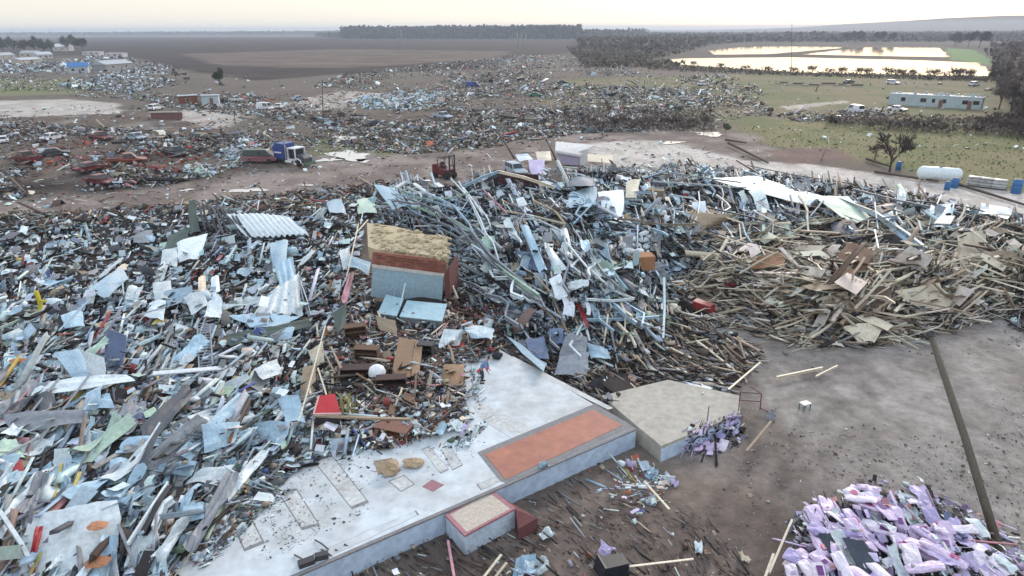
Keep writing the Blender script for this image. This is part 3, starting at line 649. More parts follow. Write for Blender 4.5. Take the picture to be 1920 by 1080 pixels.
# ================================================================ LABELS FROM LANDMARKS
LM = [(765,500,'the brick wall piece'),(775,590,'the light blue cabinets'),(905,695,'the crouching person'),(640,760,'the red counter top'),(1050,830,'the orange floor strip'),
 (1280,770,'the bare concrete pad'),(900,960,'the entry platform'),(650,960,'the white floor slab'),(1300,570,'the red machine in the wreckage'),(1820,840,'the leaning pole'),(1700,1000,'the lavender packages'),
 (1600,540,'the timber heap'),(1850,480,'the right end of the timber heap'),(960,320,'the silver crew cab'),(1060,290,'the toppled white kiosk'),(1095,330,'the stack of blue white sheets'),(835,320,'the red forklift'),
 (540,290,'the blue truck cab'),(50,295,'the crushed red pickup'),(1757,322,'the white propane tank'),(1200,450,'the white sacks'),(960,360,'the dark collapsed room'),(1500,360,'the long white curling sheet'),
 (1600,400,'the long white roof girder'),(380,420,'the fan of dark rafters'),(500,410,'the fanned white roofing'),(385,660,'the grey grating panel'),(82,560,'the yellow arm'),(140,680,'the large curled blue white sheets'),
 (530,570,'the jagged white wall of roofing'),(190,840,'the pale green sheet'),(140,1010,'the big white roof panel'),(300,880,'the grey corrugated strips'),(0,850,'the left edge of the wreckage'),(30,620,'the red scraps at the far left'),
 (770,670,'the brown cupboard doors'),(1170,700,'the dark pit'),(1050,470,'the bent blue white sheets'),(330,550,'the pale sheets mid left'),(450,760,'the lower left wreckage'),(1245,580,'the white upright post'),
 (470,960,'the bottom left corner of the slab'),(1780,360,'the blue drums'),(200,480,'the verge of the dirt road'),(1300,350,'the back of the steel tangle'),(600,480,'the gap left of the brick wall piece')]
USED = {}
def where(px, py, k=0):
    d = sorted(LM, key=lambda l: (l[0]-px)**2+((l[1]-py)*1.5)**2)
    x, y, n = d[k]; dx, dy = px-x, (py-y)*1.5
    if abs(dx) < 22 and abs(dy) < 22: r = 'beside'
    elif abs(dx) > abs(dy)*1.6: r = 'left of' if dx < 0 else 'right of'
    elif abs(dy) > abs(dx)*1.6: r = 'beyond' if dy < 0 else 'in front of'
    else: r = ('beyond and left of' if dx < 0 else 'beyond and right of') if dy < 0 else ('in front and left of' if dx < 0 else 'in front and right of')
    return r+' '+n
EXTRA = ['', 'buckled', 'scuffed', 'dusty', 'tilted', 'half buried', 'dented', 'warped', 'muddy', 'flat lying']
def lab(desc, px, py, adj=()):
    """a label no other thing carries: what it looks like, what it lies by"""
    for k in range(5):
        for a in (['']+list(adj)):
            s = (a+' '+desc+' '+where(px, py, k)).strip()
            if s not in USED and len(s.split()) <= 16: USED[s] = 1; return s
    s = desc+' '+where(px, py, 0); USED[s] = USED.get(s, 1)+1; return s

# ================================================================ PIECES OF WRECKAGE, EACH A THING OF ITS OWN
CW = dict(
 W=('white',(214,226,230)), LB=('pale blue',(164,194,212)), G=('grey',(142,148,156)), DG=('dark grey',(86,92,100)), DK=('blackened',(48,46,50)), PG=('pale green',(178,204,188)),
 BR=('brown',(104,80,64)), TN=('tan',(160,144,122)), BE=('beige',(194,186,166)), CR=('cream',(226,216,194)), RD=('red',(150,36,42)), OR=('orange brown',(150,108,76)), BL=('blue',(70,100,165)), YL=('yellow',(196,184,110)), LV=('lavender',(200,190,226)), GN=('dark green',(54,74,68)), PK=('pink',(196,140,150)), SL=('slate blue',(104,120,150)))
def metal(k): return M('painted_metal_'+CW[k][0].replace(' ', '_'), CW[k][1], .55, 0, .22, .28, 1.1, .08, dirtc=(104,98,94))
def wood(k): return M('wood_'+CW[k][0].replace(' ', '_'), CW[k][1], .85, 0, .3, .35, 2.2, .3, dirtc=(104,84,66))
def sheet_mesh(name, L, W_, mat, nx=8, ny=4, bend=.0, curl=0, crump=.06, ribs=False, taper=1, th=.02, seed=0, twist=0.):
    rr = random.Random(seed); ny = ny if not ribs else max(6, int(W_/.14)*2)
    g = []
    ph = rr.uniform(0, 6); ph2 = rr.uniform(0, 6)
    for i in range(nx+1):
        u = i/nx-.5
        # bend along the length as an arc
        if abs(bend) > .01: rad = L/bend; x = rad*math.sin(u*bend); z0 = rad*(1-math.cos(u*bend))
        else: x = u*L; z0 = 0
        wd = W_*(1+(taper-1)*(i/nx))*(1 if 0 < i < nx else rr.uniform(.8, 1))
        for j in range(ny+1):
            v = j/ny-.5; y = v*wd; z = z0+curl*(2*v)**2*W_*.3*(1+u)
            z += crump*(math.sin(u*9+ph+v*3)+.6*math.sin(v*8+ph2+u*5))*(1.0)
            if ribs: z += .022*(1 if j % 2 else -1)
            z += twist*u*v*W_
            ex = (rr.uniform(-.05, .05)*L*.6 if i in (0, nx) and not ribs else 0)
            g.append((x+ex+rr.uniform(-.035,.035)*L/nx*2, y+rr.uniform(-.05,.05)*W_*(0 if ribs else 1), z+(0 if ribs else rr.uniform(-.5,.5)*crump)))
    n = len(g); top = g; bot = [(x, y, z-th) for x, y, z in g]; s = ny+1; fs = []
    for i in range(nx):
        for j in range(ny):
            a = i*s+j; fs.append((a, a+s, a+s+1, a+1)); fs.append((n+a, n+a+1, n+a+s+1, n+a+s))
    rim = [j for j in range(s)]+[i*s+ny for i in range(1, nx+1)]+[nx*s+j for j in range(ny-1, -1, -1)]+[i*s for i in range(nx-1, 0, -1)]
    for k in range(len(rim)): a, b = rim[k], rim[(k+1) % len(rim)]; fs.append((a, b, n+b, n+a))
    me = bpy.data.meshes.new(name); me.from_pydata(top+bot, [], fs); me.materials.append(mat); me.update(); return me
def board_mesh(name, L, W_, T, mat, bend=0, seed=0):
    rr = random.Random(seed); m = MB(); n = 4
    path = [((i/n-.5)*L, bend*L*((2*i/n-1)**2)*.1, 0) for i in range(n+1)]
    m.sweep(path, [(-W_/2, -T/2), (W_/2, -T/2), (W_/2*rr.uniform(.85,1), T/2), (-W_/2, T/2)], mat)
    me = bpy.data.meshes.new(name); me.from_pydata(m.v, [], m.f); me.materials.append(mat); return me
CPROF = lambda h, t: [(-h*.35,-h/2),(h*.35,-h/2),(h*.35,-h/2+t),(-h*.35+t,-h/2+t),(-h*.35+t,h/2-t),(h*.35,h/2-t),(h*.35,h/2),(-h*.35,h/2)]

lift_ = 0.0
# --- large sheets traced where they lie: four corners (picture x, y, height above what is below), colour, ribbed?, label
def quad_sheet(c4, k, label, cat='metal sheet', name='roof_sheet', ribs=False, n=8, crump=.05, sag=.1, th=.03, group='torn roofing sheets', mat=None, seed=0, waves=0, wamp=.15, base=None):
    up_ = lift_; pts = [PQ(x, y, dz+up_) for x, y, dz in c4] if base is None else [Vector(PV(x, y, base)) for x, y, dz in c4]
    a, b, c, d = pts; nrm = ((c-a).cross(d-b)).normalized()
    if nrm.z < 0: nrm = -nrm
    L = ((b-a).length+(c-d).length)/2; Wd = ((d-a).length+(c-b).length)/2
    nu = n; nv = max(4, n//2) if not ribs else min(60, max(8, int(Wd/.16)*2)); g = []; rr = random.Random(seed*7+3); p1, p2 = rr.uniform(0, 6), rr.uniform(0, 6)
    if waves: nu = waves*5
    for i in range(nu+1):
        for j in range(nv+1):
            u, v = i/nu, j/nv; p = a.lerp(b, u).lerp(d.lerp(c, u), v)
            off = crump*(math.sin(u*7+p1+v*4)+.7*math.sin(v*9+p2-u*3))+sag*(4*u*(1-u)-.5)
            if ribs: off += .025*(1 if j % 2 else -1)
            if waves: off += wamp*math.sin(u*waves*2*math.pi)*(.4+.6*v)
            p = p+nrm*off
            if i in (0, nu) and not ribs: p = p+(b-a)*rr.uniform(-.03, .03)
            if j in (0, nv): p = p+(d-a)*rr.uniform(-.02, .02)
            g.append(p)
    ctr = sum(pts, Vector())/4; s = nv+1; N = len(g); fs = []
    for i in range(nu):
        for j in range(nv):
            q = i*s+j; fs.append((q, q+s, q+s+1, q+1)); fs.append((N+q, N+q+1, N+q+s+1, N+q+s))
    rim = [j for j in range(s)]+[i*s+nv for i in range(1, nu+1)]+[nu*s+j for j in range(nv-1, -1, -1)]+[i*s for i in range(nu-1, 0, -1)]
    for q in range(len(rim)): x, y = rim[q], rim[(q+1) % len(rim)]; fs.append((x, y, N+y, N+x))
    vs = [tuple(p-ctr) for p in g]+[tuple(p-ctr-nrm*th) for p in g]
    me = bpy.data.meshes.new(name); me.from_pydata(vs, [], fs); me.materials.append(mat or metal(k)); me.update()
    o = link(name, me); o.location = ctr; USED[label] = 1
    return tag(o, label, cat, group)
QS = [
 # lower left
 ([(100,662,1.2),(150,655,.8),(200,722,.2),(150,722,.4)],'LB','large curled pale blue white sheet at the left of the pair',0),
 ([(148,655,1.5),(190,668,1.2),(200,715,.4),(172,720,.2)],'W','narrower upright curled sheet of the pale blue pair',0),
 ([(200,615,1.0),(236,628,1.0),(228,705,.1),(190,690,.1)],'SL','slate blue ribbed sheet standing right of the curled pair',1),
 ([(240,770,.9),(256,790,.7),(170,865,.3),(100,890,.2)],'PG','long pale green sheet folded across the lower left wreckage',0),
 ([(0,825,.6),(30,822,.6),(48,855,.3),(0,872,.3)],'PG','pale green white sheet cut by the left edge of the photo',0),
 ([(45,910,.3),(80,878,.4),(105,874,.4),(72,912,.3)],'W','small white rectangle sheet above the big white roof panel',0),
 ([(60,965,.6),(222,935,.8),(222,1090,.3),(20,1100,.3)],'W','big white roof panel with rust blotches in the bottom left corner',0),
 ([(262,800,.9),(350,720,.9),(362,740,.4),(270,850,.3)],'DG','dark grey standing strip in the lower left wreckage',0),
 ([(240,880,.5),(370,775,.8),(395,790,.4),(330,880,.2)],'G','wide grey corrugated strip of the lower left wreckage',1),
 ([(250,910,.2),(292,790,1.0),(306,790,1.0),(262,912,.2)],'DG','narrow dark edge trim beside the grey corrugated strip',0),
 ([(330,850,.5),(445,738,.9),(460,752,.7),(360,860,.3)],'LB','long pale strip running up right of the grey corrugated strip',0),
 ([(300,870,.4),(370,865,.4),(360,892,.3),(290,886,.3)],'LB','small pale blue sheet lying below the grey corrugated strip',0),
 ([(375,880,.5),(440,870,.5),(405,908,.3),(345,905,.3)],'W','white curled sheet above the bottom left of the slab',0),
 ([(434,908,.4),(468,872,.5),(480,880,.4),(448,918,.3)],'W','crisp white board leaning near the edge of the slab',0),
 ([(205,860,.4),(240,858,.4),(232,905,.2),(200,912,.2)],'LB','pale lavender blue sheet below the pale green sheet',0),
 ([(160,745,.6),(205,738,.6),(212,762,.4),(172,770,.4)],'LB','light blue scrap above the end of the pale green sheet',0),
 ([(0,778,.5),(150,765,.8),(170,790,.4),(20,815,.3)],'G','long grey buckled sheet at the left edge above the pale green sheet',0),
 ([(60,740,.6),(100,735,.7),(110,775,.3),(72,780,.3)],'DG','dark window pane panel in a white frame at the left',0),
 ([(40,720,.5),(240,700,.9),(258,712,.6),(60,745,.3)],'W','long white sheet running right under the curled pair',0),
 ([(478,792,.6),(540,790,.6),(530,835,.3),(484,822,.3)],'LB','light blue panel left of the red counter',0),
 ([(520,745,.8),(560,740,.8),(570,790,.3),(535,790,.3)],'LB','light blue bent flashing beside the red counter',0),
 ([(478,690,.7),(520,672,.8),(530,700,.4),(492,712,.4)],'W','crumpled bright white sheet right of the grey grating',0),
 ([(115,590,.6),(155,580,.7),(158,612,.4),(122,615,.3)],'LB','pale blue crumpled sheet near the yellow arm',0),
 ([(285,532,.5),(320,525,.6),(322,560,.3),(290,562,.3)],'W','white panel mid left above the long grey strip',0),
 ([(285,565,.4),(310,562,.4),(306,600,.2),(270,592,.2)],'W','white panel below the other white panel mid left',0),
 ([(300,548,.6),(360,535,.7),(365,572,.3),(312,568,.3)],'LB','bent pale blue sheet in the middle of the left wreckage',0),
 ([(345,555,.7),(380,545,.8),(392,570,.5),(360,590,.3)],'W','sharp cornered white sheet in the middle of the left wreckage',0),
 ([(372,520,.9),(386,516,.9),(388,560,.2),(372,562,.2)],'CR','cream ribbed sheet standing upright mid left',1),
 ([(396,520,.9),(410,516,.9),(414,560,.2),(394,562,.2)],'W','white ribbed sheet standing upright mid left',1),
 ([(330,455,1.1),(390,436,1.1),(372,485,.3),(335,490,.3)],'W','large white folded sheet in front of the dark rafters',0),
 ([(305,470,.7),(335,462,.8),(330,500,.3),(300,495,.3)],'W','white folded sheet just left of the large folded one',0),
 ([(430,590,.3),(565,590,.4),(530,615,.2),(470,612,.2)],'LB','long blue grey sheet at the foot of the jagged roofing',0),
 ([(165,540,.4),(230,500,.6),(240,520,.5),(200,560,.2)],'LB','pale blue ribbed sheet sloping at upper left',1),
 ([(505,455,.9),(540,450,.9),(535,510,.3),(510,500,.3)],'LB','sky blue tarp like sheet above the jagged roofing',0),
 ([(250,440,.4),(285,430,.5),(280,455,.3),(250,455,.2)],'G','lavender grey sheet left of the dark rafters',0),
 ([(612,378,.7),(640,372,.7),(650,400,.4),(618,398,.3)],'LB','light blue sheet beside the road verge left of the steel tangle',0),
 ([(668,375,.7),(700,370,.7),(708,398,.4),(672,400,.3)],'PG','pale mint sheet next to the steel tangle',0),
 ([(636,470,1.0),(655,465,1.1),(662,500,.6),(645,505,.4)],'W','white sheet standing left of the brick wall piece',0),
 ([(652,478,1.1),(696,492,.9),(690,512,.7),(650,498,.8)],'LB','light blue sheet wedged against the brick wall piece',0),
 ([(640,560,1.3),(655,510,1.6),(664,512,1.4),(650,570,1.0)],'PK','pink faced narrow panel standing left of the cabinets',0),
 # steel tangle
 ([(975,423,.9),(990,421,1.2),(1026,505,.5),(1010,510,.4)],'LB','long pale blue strip in the tangle, left of its bent neighbours',0),
 ([(1050,430,1.0),(1064,428,1.1),(1078,495,.4),(1064,498,.4)],'W','pale white green strip in the steel tangle',0),
 ([(1022,466,.8),(1034,464,.8),(1065,505,.3),(1040,506,.3)],'W','short white curled strip in the steel tangle',0),
 ([(1108,490,.9),(1140,488,.9),(1180,545,.3),(1160,548,.3)],'PG','curved mint strip at the centre of the steel tangle',0),
 ([(1062,530,.8),(1105,522,.9),(1102,536,.7),(1068,546,.6)],'W','bright pale blue sheet like a blade in the steel tangle',0),
 ([(960,470,.6),(1010,475,.6),(1024,515,.3),(985,500,.3)],'SL','slate blue sheet under the bent pale strips',0),
 ([(1110,450,.8),(1135,455,.9),(1150,500,.4),(1130,492,.4)],'LB','pale blue strip left of the white sacks',0),
 ([(1330,335,1.0),(1420,330,1.2),(1540,366,.8),(1520,385,.7)],'W','long white curling sheet across the back of the tangle',0),
 ([(1520,366,1.4),(1590,368,1.3),(1640,412,.8),(1600,418,.7)],'PG','mint white roof sheet at the start of the long girder',0),
 ([(1640,400,1.0),(1660,396,1.0),(1728,462,.6),(1708,468,.5)],'LB','pale blue roof sheet running down to the timber heap',0),
 ([(985,640,.9),(1020,630,.9),(1030,672,.4),(1000,675,.3)],'SL','slate blue panel near the crouching person',0),
 ([(1028,618,.9),(1056,614,.9),(1058,645,.5),(1032,645,.4)],'SL','greyish blue panel right of the brown plank',0),
 ([(1060,625,1.1),(1100,632,1.1),(1100,670,.5),(1048,668,.4)],'G','pale grey tilted panel above the grey cabinet',0),
 ([(1048,668,.9),(1105,660,.9),(1102,705,.1),(1040,702,.1)],'G','grey cabinet like panel at the edge of the dark pit',0),
 ([(1100,640,.7),(1140,655,.7),(1145,672,.5),(1108,672,.4)],'LB','pale blue torn sheet beyond the dark pit',0),
 ([(872,612,1.3),(928,614,1.0),(922,636,.6),(884,632,.7)],'LB','light blue sheet behind the crouching person',0),
 ([(945,625,.8),(965,640,.8),(1025,680,.4),(1020,695,.3)],'LB','pale blue strip lying along the right edge of the slab',0),
 ([(700,345,1.0),(738,352,.9),(770,385,.4),(735,392,.4)],'LB','pale blue sheet at the left end of the steel tangle',0),
 ([(1175,340,1.3),(1200,335,1.3),(1194,372,.4),(1172,370,.4)],'CR','cream door like panel standing in the steel tangle',0),
 ([(1120,360,1.2),(1170,355,1.2),(1170,415,.3),(1130,410,.3)],'LB','blue grey crumpled sheet right of the stacked sheets',0),
 ([(1068,300+60,1.0),(1120,350,1.1),(1118,385,.5),(1060,390,.4)],'LB','buckled pale blue sheet below the stacked sheets',0),
 ([(1280,400,.7),(1330,385,.8),(1345,398,.6),(1300,412,.5)],'TN','tan board sloping at the back of the timber heap',0),
 ([(1640,385,.7),(1690,380,.8),(1700,400,.5),(1650,405,.4)],'DG','dark sheet behind the long girder',0),
 ([(1840,380,.6),(1900,392,.6),(1890,410,.4),(1835,400,.4)],'W','white sheet at the far right by the concrete strip',0),
 ([(1745,385,1.0),(1790,380,1.0),(1780,430,.3),(1742,425,.3)],'LB','pale blue sheet standing at the right of the tangle',0),
 # timber heap
 ([(1590,455,1.2),(1640,470,1.1),(1620,510,.5),(1560,490,.5)],'BR','brown roof board in the timber heap',0),
 ([(1300,400,1.0),(1385,402,1.0),(1350,425,.5),(1290,430,.5)],'TN','pale tan sheathing panel at the left of the timber heap',0),
 ([(1795,440,1.3),(1850,430,1.4),(1850,520,.3),(1800,515,.3)],'BE','beige sheathing panel standing near the right end of the timber heap',0),
 ([(1680,545,1.1),(1760,530,1.2),(1790,570,.4),(1720,590,.3)],'BE','large beige sheathing sheet low in the timber heap',0),
 ([(1530,560,1.0),(1590,545,1.0),(1600,590,.4),(1545,600,.3)],'BE','beige panel at the near left foot of the timber heap',0),
 ([(1580,610,.8),(1660,605,.8),(1640,640,.2),(1610,640,.2)],'BE','beige panel touching the gravel in front of the timber heap',0),
 ([(1420,480,.9),(1480,470,.9),(1470,500,.5),(1400,505,.5)],'OR','orange brown plywood at the left of the timber heap',0),
 ([(1880,500,.7),(1840,470,.9),(1900,470,.8),(1925,500,.6)],'TN','tan board fan at the far right of the timber heap',0),
]
lift_ = .32
for i, (c4, k, l, rb) in enumerate(QS):
    wd = k in ('TN','BE','BR','OR') ; quad_sheet(c4, k, l, 'wall board' if wd else 'metal sheet', 'wall_board' if wd else 'roof_sheet', bool(rb), seed=i, mat=wood(k) if wd else None, group='torn boards' if wd else 'torn roofing sheets', crump=.03 if rb else .05)
# rust blotches belong to the panel's own paint; the red strip beside it
quad_sheet([(52,1062,.4),(68,985,.7),(80,985,.7),(64,1070,.4)], 'RD', 'red edge strip along the big white roof panel', 'metal trim', 'metal_trim', group='bent metal trims')
quad_sheet([(0,878,.3),(40,862,.4),(45,885,.3),(0,895,.2)], 'RD', 'red strip at the left edge below the pale green sheet', 'metal trim', 'metal_trim', group='bent metal trims')
def blotch(px, py, dz, r, label, c):
    m = MB(); p = PQ(px, py, dz); lump(m, (0,0,0), r, r*.7, .05, M('rust_scrap', c, .9, dirt=.6, dirtc=(150,90,70)), int(px), 6, 10, .3)
    o = m.build('rusty_scrap'); o.location = p+Vector((0,0,.34)); tag(o, label, 'scrap', 'rusty scraps'); USED[label] = 1
blotch(186, 998, .95, .35, 'orange rusty scrap lying on the middle of the big white roof panel', (168,120,90))
blotch(186, 1066, .62, .42, 'dark rusty scrap lying on the near end of the big white roof panel', (120,70,70))
blotch(36, 686, .9, .45, 'round orange brown scrap left of the curled pair of sheets', (160,105,60))
# the jagged wall of accordion roofing, the fan of white roofing
quad_sheet([(500,560,.4),(560,510,1.3),(568,590,.2),(470,592,.1)], 'W', 'jagged white accordion roofing standing in points mid left', ribs=False, waves=4, wamp=.13, seed=91)
quad_sheet([(515,500,.9),(548,480,1.3),(560,545,.5),(530,560,.3)], 'LB', 'pale blue accordion roofing behind the jagged white one', waves=3, wamp=.1, seed=92)
quad_sheet([(425,400,1.4),(540,404,1.0),(580,440,.3),(460,445,.3)], 'W', 'fanned white ribbed roofing beside the dark rafters', waves=11, wamp=.12, seed=93)
quad_sheet([(352,378,1.6),(366,374,1.8),(372,432,.5),(356,440,.3)], 'GN', 'dark green sheet standing left of the dark rafters', seed=94)
quad_sheet([(318,440,.8),(356,425,1.1),(350,450,.6),(300,480,.3)], 'GN', 'dark green folded sheet at the foot of the standing green one', seed=95)
quad_sheet([(420,630,.4),(575,598,.5),(580,612,.4),(430,648,.3)], 'GN', 'long dark green channel below the jagged roofing', seed=96, sag=.02)
quad_sheet([(380,795,1.0),(455,790,.9),(440,830,.3),(385,850,.3)], 'LB', 'pale lavender sheet above the white board near the slab', seed=97)
lift_ = .0
# grating panel
def grating(c4, label):
    a, b, c, d = [PQ(x, y, z) for x, y, z in c4]; ctr = (a+b+c+d)/4+Vector((0,0,.3)); m = MB(); mt = metal('G')
    m.sweep([a-ctr, d-ctr], [(-.04,-.05),(.04,-.05),(.04,.05),(-.04,.05)], mt); m.sweep([b-ctr, c-ctr], [(-.04,-.05),(.04,-.05),(.04,.05),(-.04,.05)], mt)
    for k in range(19):
        t = k/18; m.sweep([a.lerp(d, t)-ctr, b.lerp(c, t)-ctr], [(-.035,-.02),(.035,-.02),(.035,.02),(-.035,.02)], mt)
    o = m.build('metal_grating'); o.location = ctr; USED[label] = 1; return tag(o, label, 'grating')
grating([(370,612,.9),(394,610,.9),(400,700,.3),(374,705,.3)], 'long grey ribbed grating panel lying in the left wreckage')

# --- long steel members of the fallen frame: traced paths (x, y, height), width, colour
BEAMS = [
 ([(845,335,1.8),(880,372,1.8),(900,410,1.6),(912,440,1.5),(945,470,1.2)],.16,'W','bent'), ([(800,362,1.6),(850,385,1.5),(880,420,1.5),(900,462,1.3),(935,500,1.0)],.18,'LB','bent'),
 ([(765,372,1.2),(820,395,1.4),(860,425,1.5),(905,480,1.2),(960,530,.8)],.22,'G','bent'), ([(860,340,1.8),(885,385,1.9),(905,430,1.6),(925,455,1.4),(938,498,1.1)],.13,'W','bent'),
 ([(720,380,1.0),(790,392,1.3),(850,412,1.3),(893,440,1.2)],.18,'PG','bent'),([(725,392,.9),(790,404,1.2),(845,425,1.2),(880,450,1.0)],.18,'G','bent'),([(740,364,1.1),(800,374,1.3),(850,390,1.4)],.16,'LB','bent'),
 ([(710,400,.8),(770,408,1.0),(830,430,1.1),(872,452,1.0)],.14,'G','bent'),([(735,348,1.2),(790,372,1.4),(840,372,1.5),(880,362,1.5)],.14,'PG','bent'),
 ([(880,430,1.6),(920,480,1.2),(980,530,.8),(1010,560,.5)],.3,'G','wide'),([(900,450,1.2),(950,510,1.0),(1000,560,.8),(1040,600,.5),(1090,640,.3)],.14,'TN','slender'),
 ([(928,495,1.2),(960,520,1.1),(1010,555,.9)],.3,'PG','wide'),([(960,530,.9),(1010,570,.8),(1060,600,.6)],.12,'W','thin'),
 ([(1000,512,.9),(1030,545,.8),(1050,590,.6),(1070,640,.4)],.12,'TN','slender'),([(1062,455,1.1),(1100,500,1.0),(1150,545,.8),(1190,560,.8)],.13,'W','thin'),
 ([(1075,430,1.3),(1105,470,1.1),(1130,510,.9),(1170,548,.8)],.15,'G','bent'),([(1098,561,.9),(1150,564,1.0),(1188,560,1.0)],.16,'W','straight'),([(1100,600,.8),(1180,598,.9),(1236,594,1.1)],.18,'LB','straight'),
 ([(1245,522,2.2),(1246,580,1.1),(1243,636,.2)],.22,'W','upright'),([(1140,590,1.0),(1136,620,.7),(1132,645,.4)],.16,'CR','upright'),([(1172,580,1.1),(1172,620,.7),(1160,650,.3)],.14,'CR','bent'),
 ([(1140,600,.8),(1150,640,.5),(1158,680,.2)],.12,'G','thin'),([(1095,600,.8),(1105,640,.4)],.2,'W','short'),
 ([(1255,365,1.6),(1300,372,1.7),(1330,400,1.2)],.14,'W','bent'),([(1310,360,2.0),(1312,380,1.6),(1308,405,1.2),(1300,420,1.0)],.14,'W','bent'),([(1310,398,1.6),(1350,404,1.4),(1392,418,1.3)],.12,'CR','bent'),
 ([(1392,418,1.4),(1398,440,1.0),(1410,455,.8)],.12,'W','short'),([(1412,395,1.5),(1450,415,1.4),(1448,445,.9)],.12,'W','bent'),([(1386,420,1.2),(1390,450,.8)],.1,'CR','short'),
 ([(1545,375,1.7),(1520,405,1.3),(1508,430,.8)],.14,'G','straight'),([(1640,430,1.6),(1647,465,1.1),(1730,470,.9)],.1,'W','hooked'),
 ([(1640,380,1.8),(1642,400,1.6),(1646,430,1.3)],.16,'LB','upright'),([(1570,372,1.5),(1640,400,1.4),(1700,440,1.0),(1735,468,.8)],.42,'W','wide'),
 ([(1280,380,.9),(1340,392,1.0),(1420,410,1.1),(1500,440,.9)],.14,'DG','thin'),([(1225,340,1.2),(1300,345,1.3),(1400,352,1.3)],.14,'W','straight'),([(1260,325,1.4),(1330,335,1.3),(1390,342,1.2)],.14,'G','straight'),
 ([(1380,300,.8),(1410,318,.7),(1440,335,.5)],.2,'DK','straight'),([(1400,310,1.0),(1500,330,1.0),(1600,345,.8)],.12,'DG','thin'),([(1600,355,.9),(1680,375,.9),(1800,400,.8),(1900,430,.5)],.2,'G','long'),
 ([(1720,345,1.0),(1740,372,1.0),(1830,402,.7),(1900,425,.5)],.16,'BR','long'),([(1700,375,.8),(1800,385,.8),(1860,400,.6)],.12,'DG','long'),([(1765,365,1.4),(1745,410,.8),(1738,440,.4)],.13,'W','bent'),
 ([(1470,375,1.0),(1560,395,.9),(1640,425,.8)],.14,'TN','long'),([(1200,395,.8),(1260,410,.8),(1320,430,.8),(1400,455,.8)],.13,'G','long'),([(1180,380,.9),(1240,388,.9),(1300,405,.9)],.13,'W','long'),
 ([(870,350,1.4),(905,332,1.7),(935,322,1.8)],.3,'LB','wide'),([(935,322,1.8),(980,332,1.8),(1040,352,1.4)],.3,'CR','wide'),([(868,352,1.5),(890,380,1.2),(905,402,1.0)],.2,'W','bent'),
 ([(905,355,1.6),(925,375,1.2),(950,400,.9)],.14,'PK','short'),([(945,395,.8),(1000,405,.8),(1060,420,.8)],.14,'CR','bent'),([(940,408,.7),(1010,412,.8),(1050,432,.7)],.12,'W','bent'),([(1000,376,.9),(1040,395,.9),(1060,420,.7)],.2,'TN','wide'),
 ([(880,360,1.6),(920,352,1.6)],.12,'W','short'),([(865,395,1.4),(880,372,1.6)],.08,'W','short'),([(870,408,1.4),(895,378,1.6)],.08,'LB','short'),
 ([(1075,420,1.2),(1115,378,1.4)],.12,'LB','straight'),([(1190,385,1.0),(1200,420,.6)],.12,'W','short'),([(1265,395,1.0),(1262,430,.5)],.1,'W','short'),
 ([(650,520,1.2),(668,440,1.8),(672,420,1.8)],.12,'CR','bent'),([(665,440,1.6),(690,412,1.6)],.1,'CR','short'),([(676,420,1.2),(680,400,1.4),(700,385,1.4)],.1,'W','bent'),
 ([(560,520,1.4),(568,560,.9),(580,595,.3)],.1,'G','bent'),([(560,518,1.4),(575,560,.9),(583,592,.3)],.07,'W','thin'),
 ([(225,600,.6),(330,570,.6),(430,530,.6)],.1,'G','long'),([(110,620,.7),(170,560,.9)],.1,'LB','straight'),([(0,615,.5),(60,590,.6),(105,570,.6)],.12,'PG','long'),
 ([(0,960,.9),(40,1020,.8),(60,1060,.7)],.2,'W','straight'),([(222,985,.8),(245,1040,.7),(262,1090,.6)],.16,'G','straight'),([(240,1020,.6),(285,950,.9),(315,905,.9)],.14,'W','straight'),([(270,1000,.5),(300,945,.8),(320,915,.9)],.3,'DK','wide'),
 ([(290,990,.5),(305,950,.7),(325,935,.8)],.3,'W','wide'),([(250,870,.9),(300,792,1.3)],.07,'W','thin'),([(60,845,.5),(170,700,.9)],.1,'G','straight'),([(20,820,.5),(110,710,.9)],.1,'G','straight'),([(0,790,.5),(90,690,.8)],.08,'PK','straight'),
 ([(95,960,.4),(115,870,.7)],.12,'YL','straight'),([(125,950,.4),(150,885,.7)],.14,'YL','straight'),([(55,1078,.5),(78,1035,.6)],.1,'YL','straight'),([(430,830,.5),(442,790,.8)],.14,'OR','short'),
 ([(750,575,2.3),(760,531,2.9)],.09,'LB','short'),([(738,555,2.3),(742,538,2.6)],.07,'SL','short'),
 ([(560,790,1.2),(575,740,1.4),(610,610,1.6)],.07,'CR','long'),([(596,690,1.5),(612,740,1.2)],.08,'CR','short'),([(620,650,1.4),(640,690,1.0)],.1,'TN','straight'),([(605,655,1.4),(628,700,1.0)],.08,'TN','straight'),
 ([(845,520,1.3),(850,540,.9),(858,560,.5)],.16,'CR','short'),([(668,700,1.0),(700,720,.9)],.1,'BR','short'),
 ([(1366,730,.9),(1425,680,.4)],.1,'CR','straight'),([(1440,795,.15),(1455,765,.5)],.08,'DG','short'),
 ([(1456,708,.06),(1542,690,.06)],.16,'CR','flat'),([(1530,706,.06),(1570,686,.06)],.12,'CR','flat'),([(1555,575+30,.1),(1830,622,.06)],.07,'TN','long'),
 ([(1400,845,.1),(1446,790,.4)],.12,'TN','straight'),([(1442,1075,.3),(1485,975,.6)],.12,'CR','straight'),([(1432,1090,.3),(1450,1040,.4)],.14,'CR','straight'),
 ([(1210,905,.1),(1255,955,.1)],.1,'CR','straight'),([(840,1015,.2),(852,1085,.1)],.14,'PK','straight'),([(905,1085,.2),(940,1040,.3)],.1,'BE','straight'),([(915,1100,.2),(950,1055,.3)],.1,'BE','straight'),([(1180,1062,.1),(1300,1048,.12)],.08,'CR','straight'),
]
SHAPE = dict(bent='kinked', wide='broad', slender='slender', thin='thin', straight='straight', upright='upright', short='short', long='long', hooked='hooked', flat='flat lying')
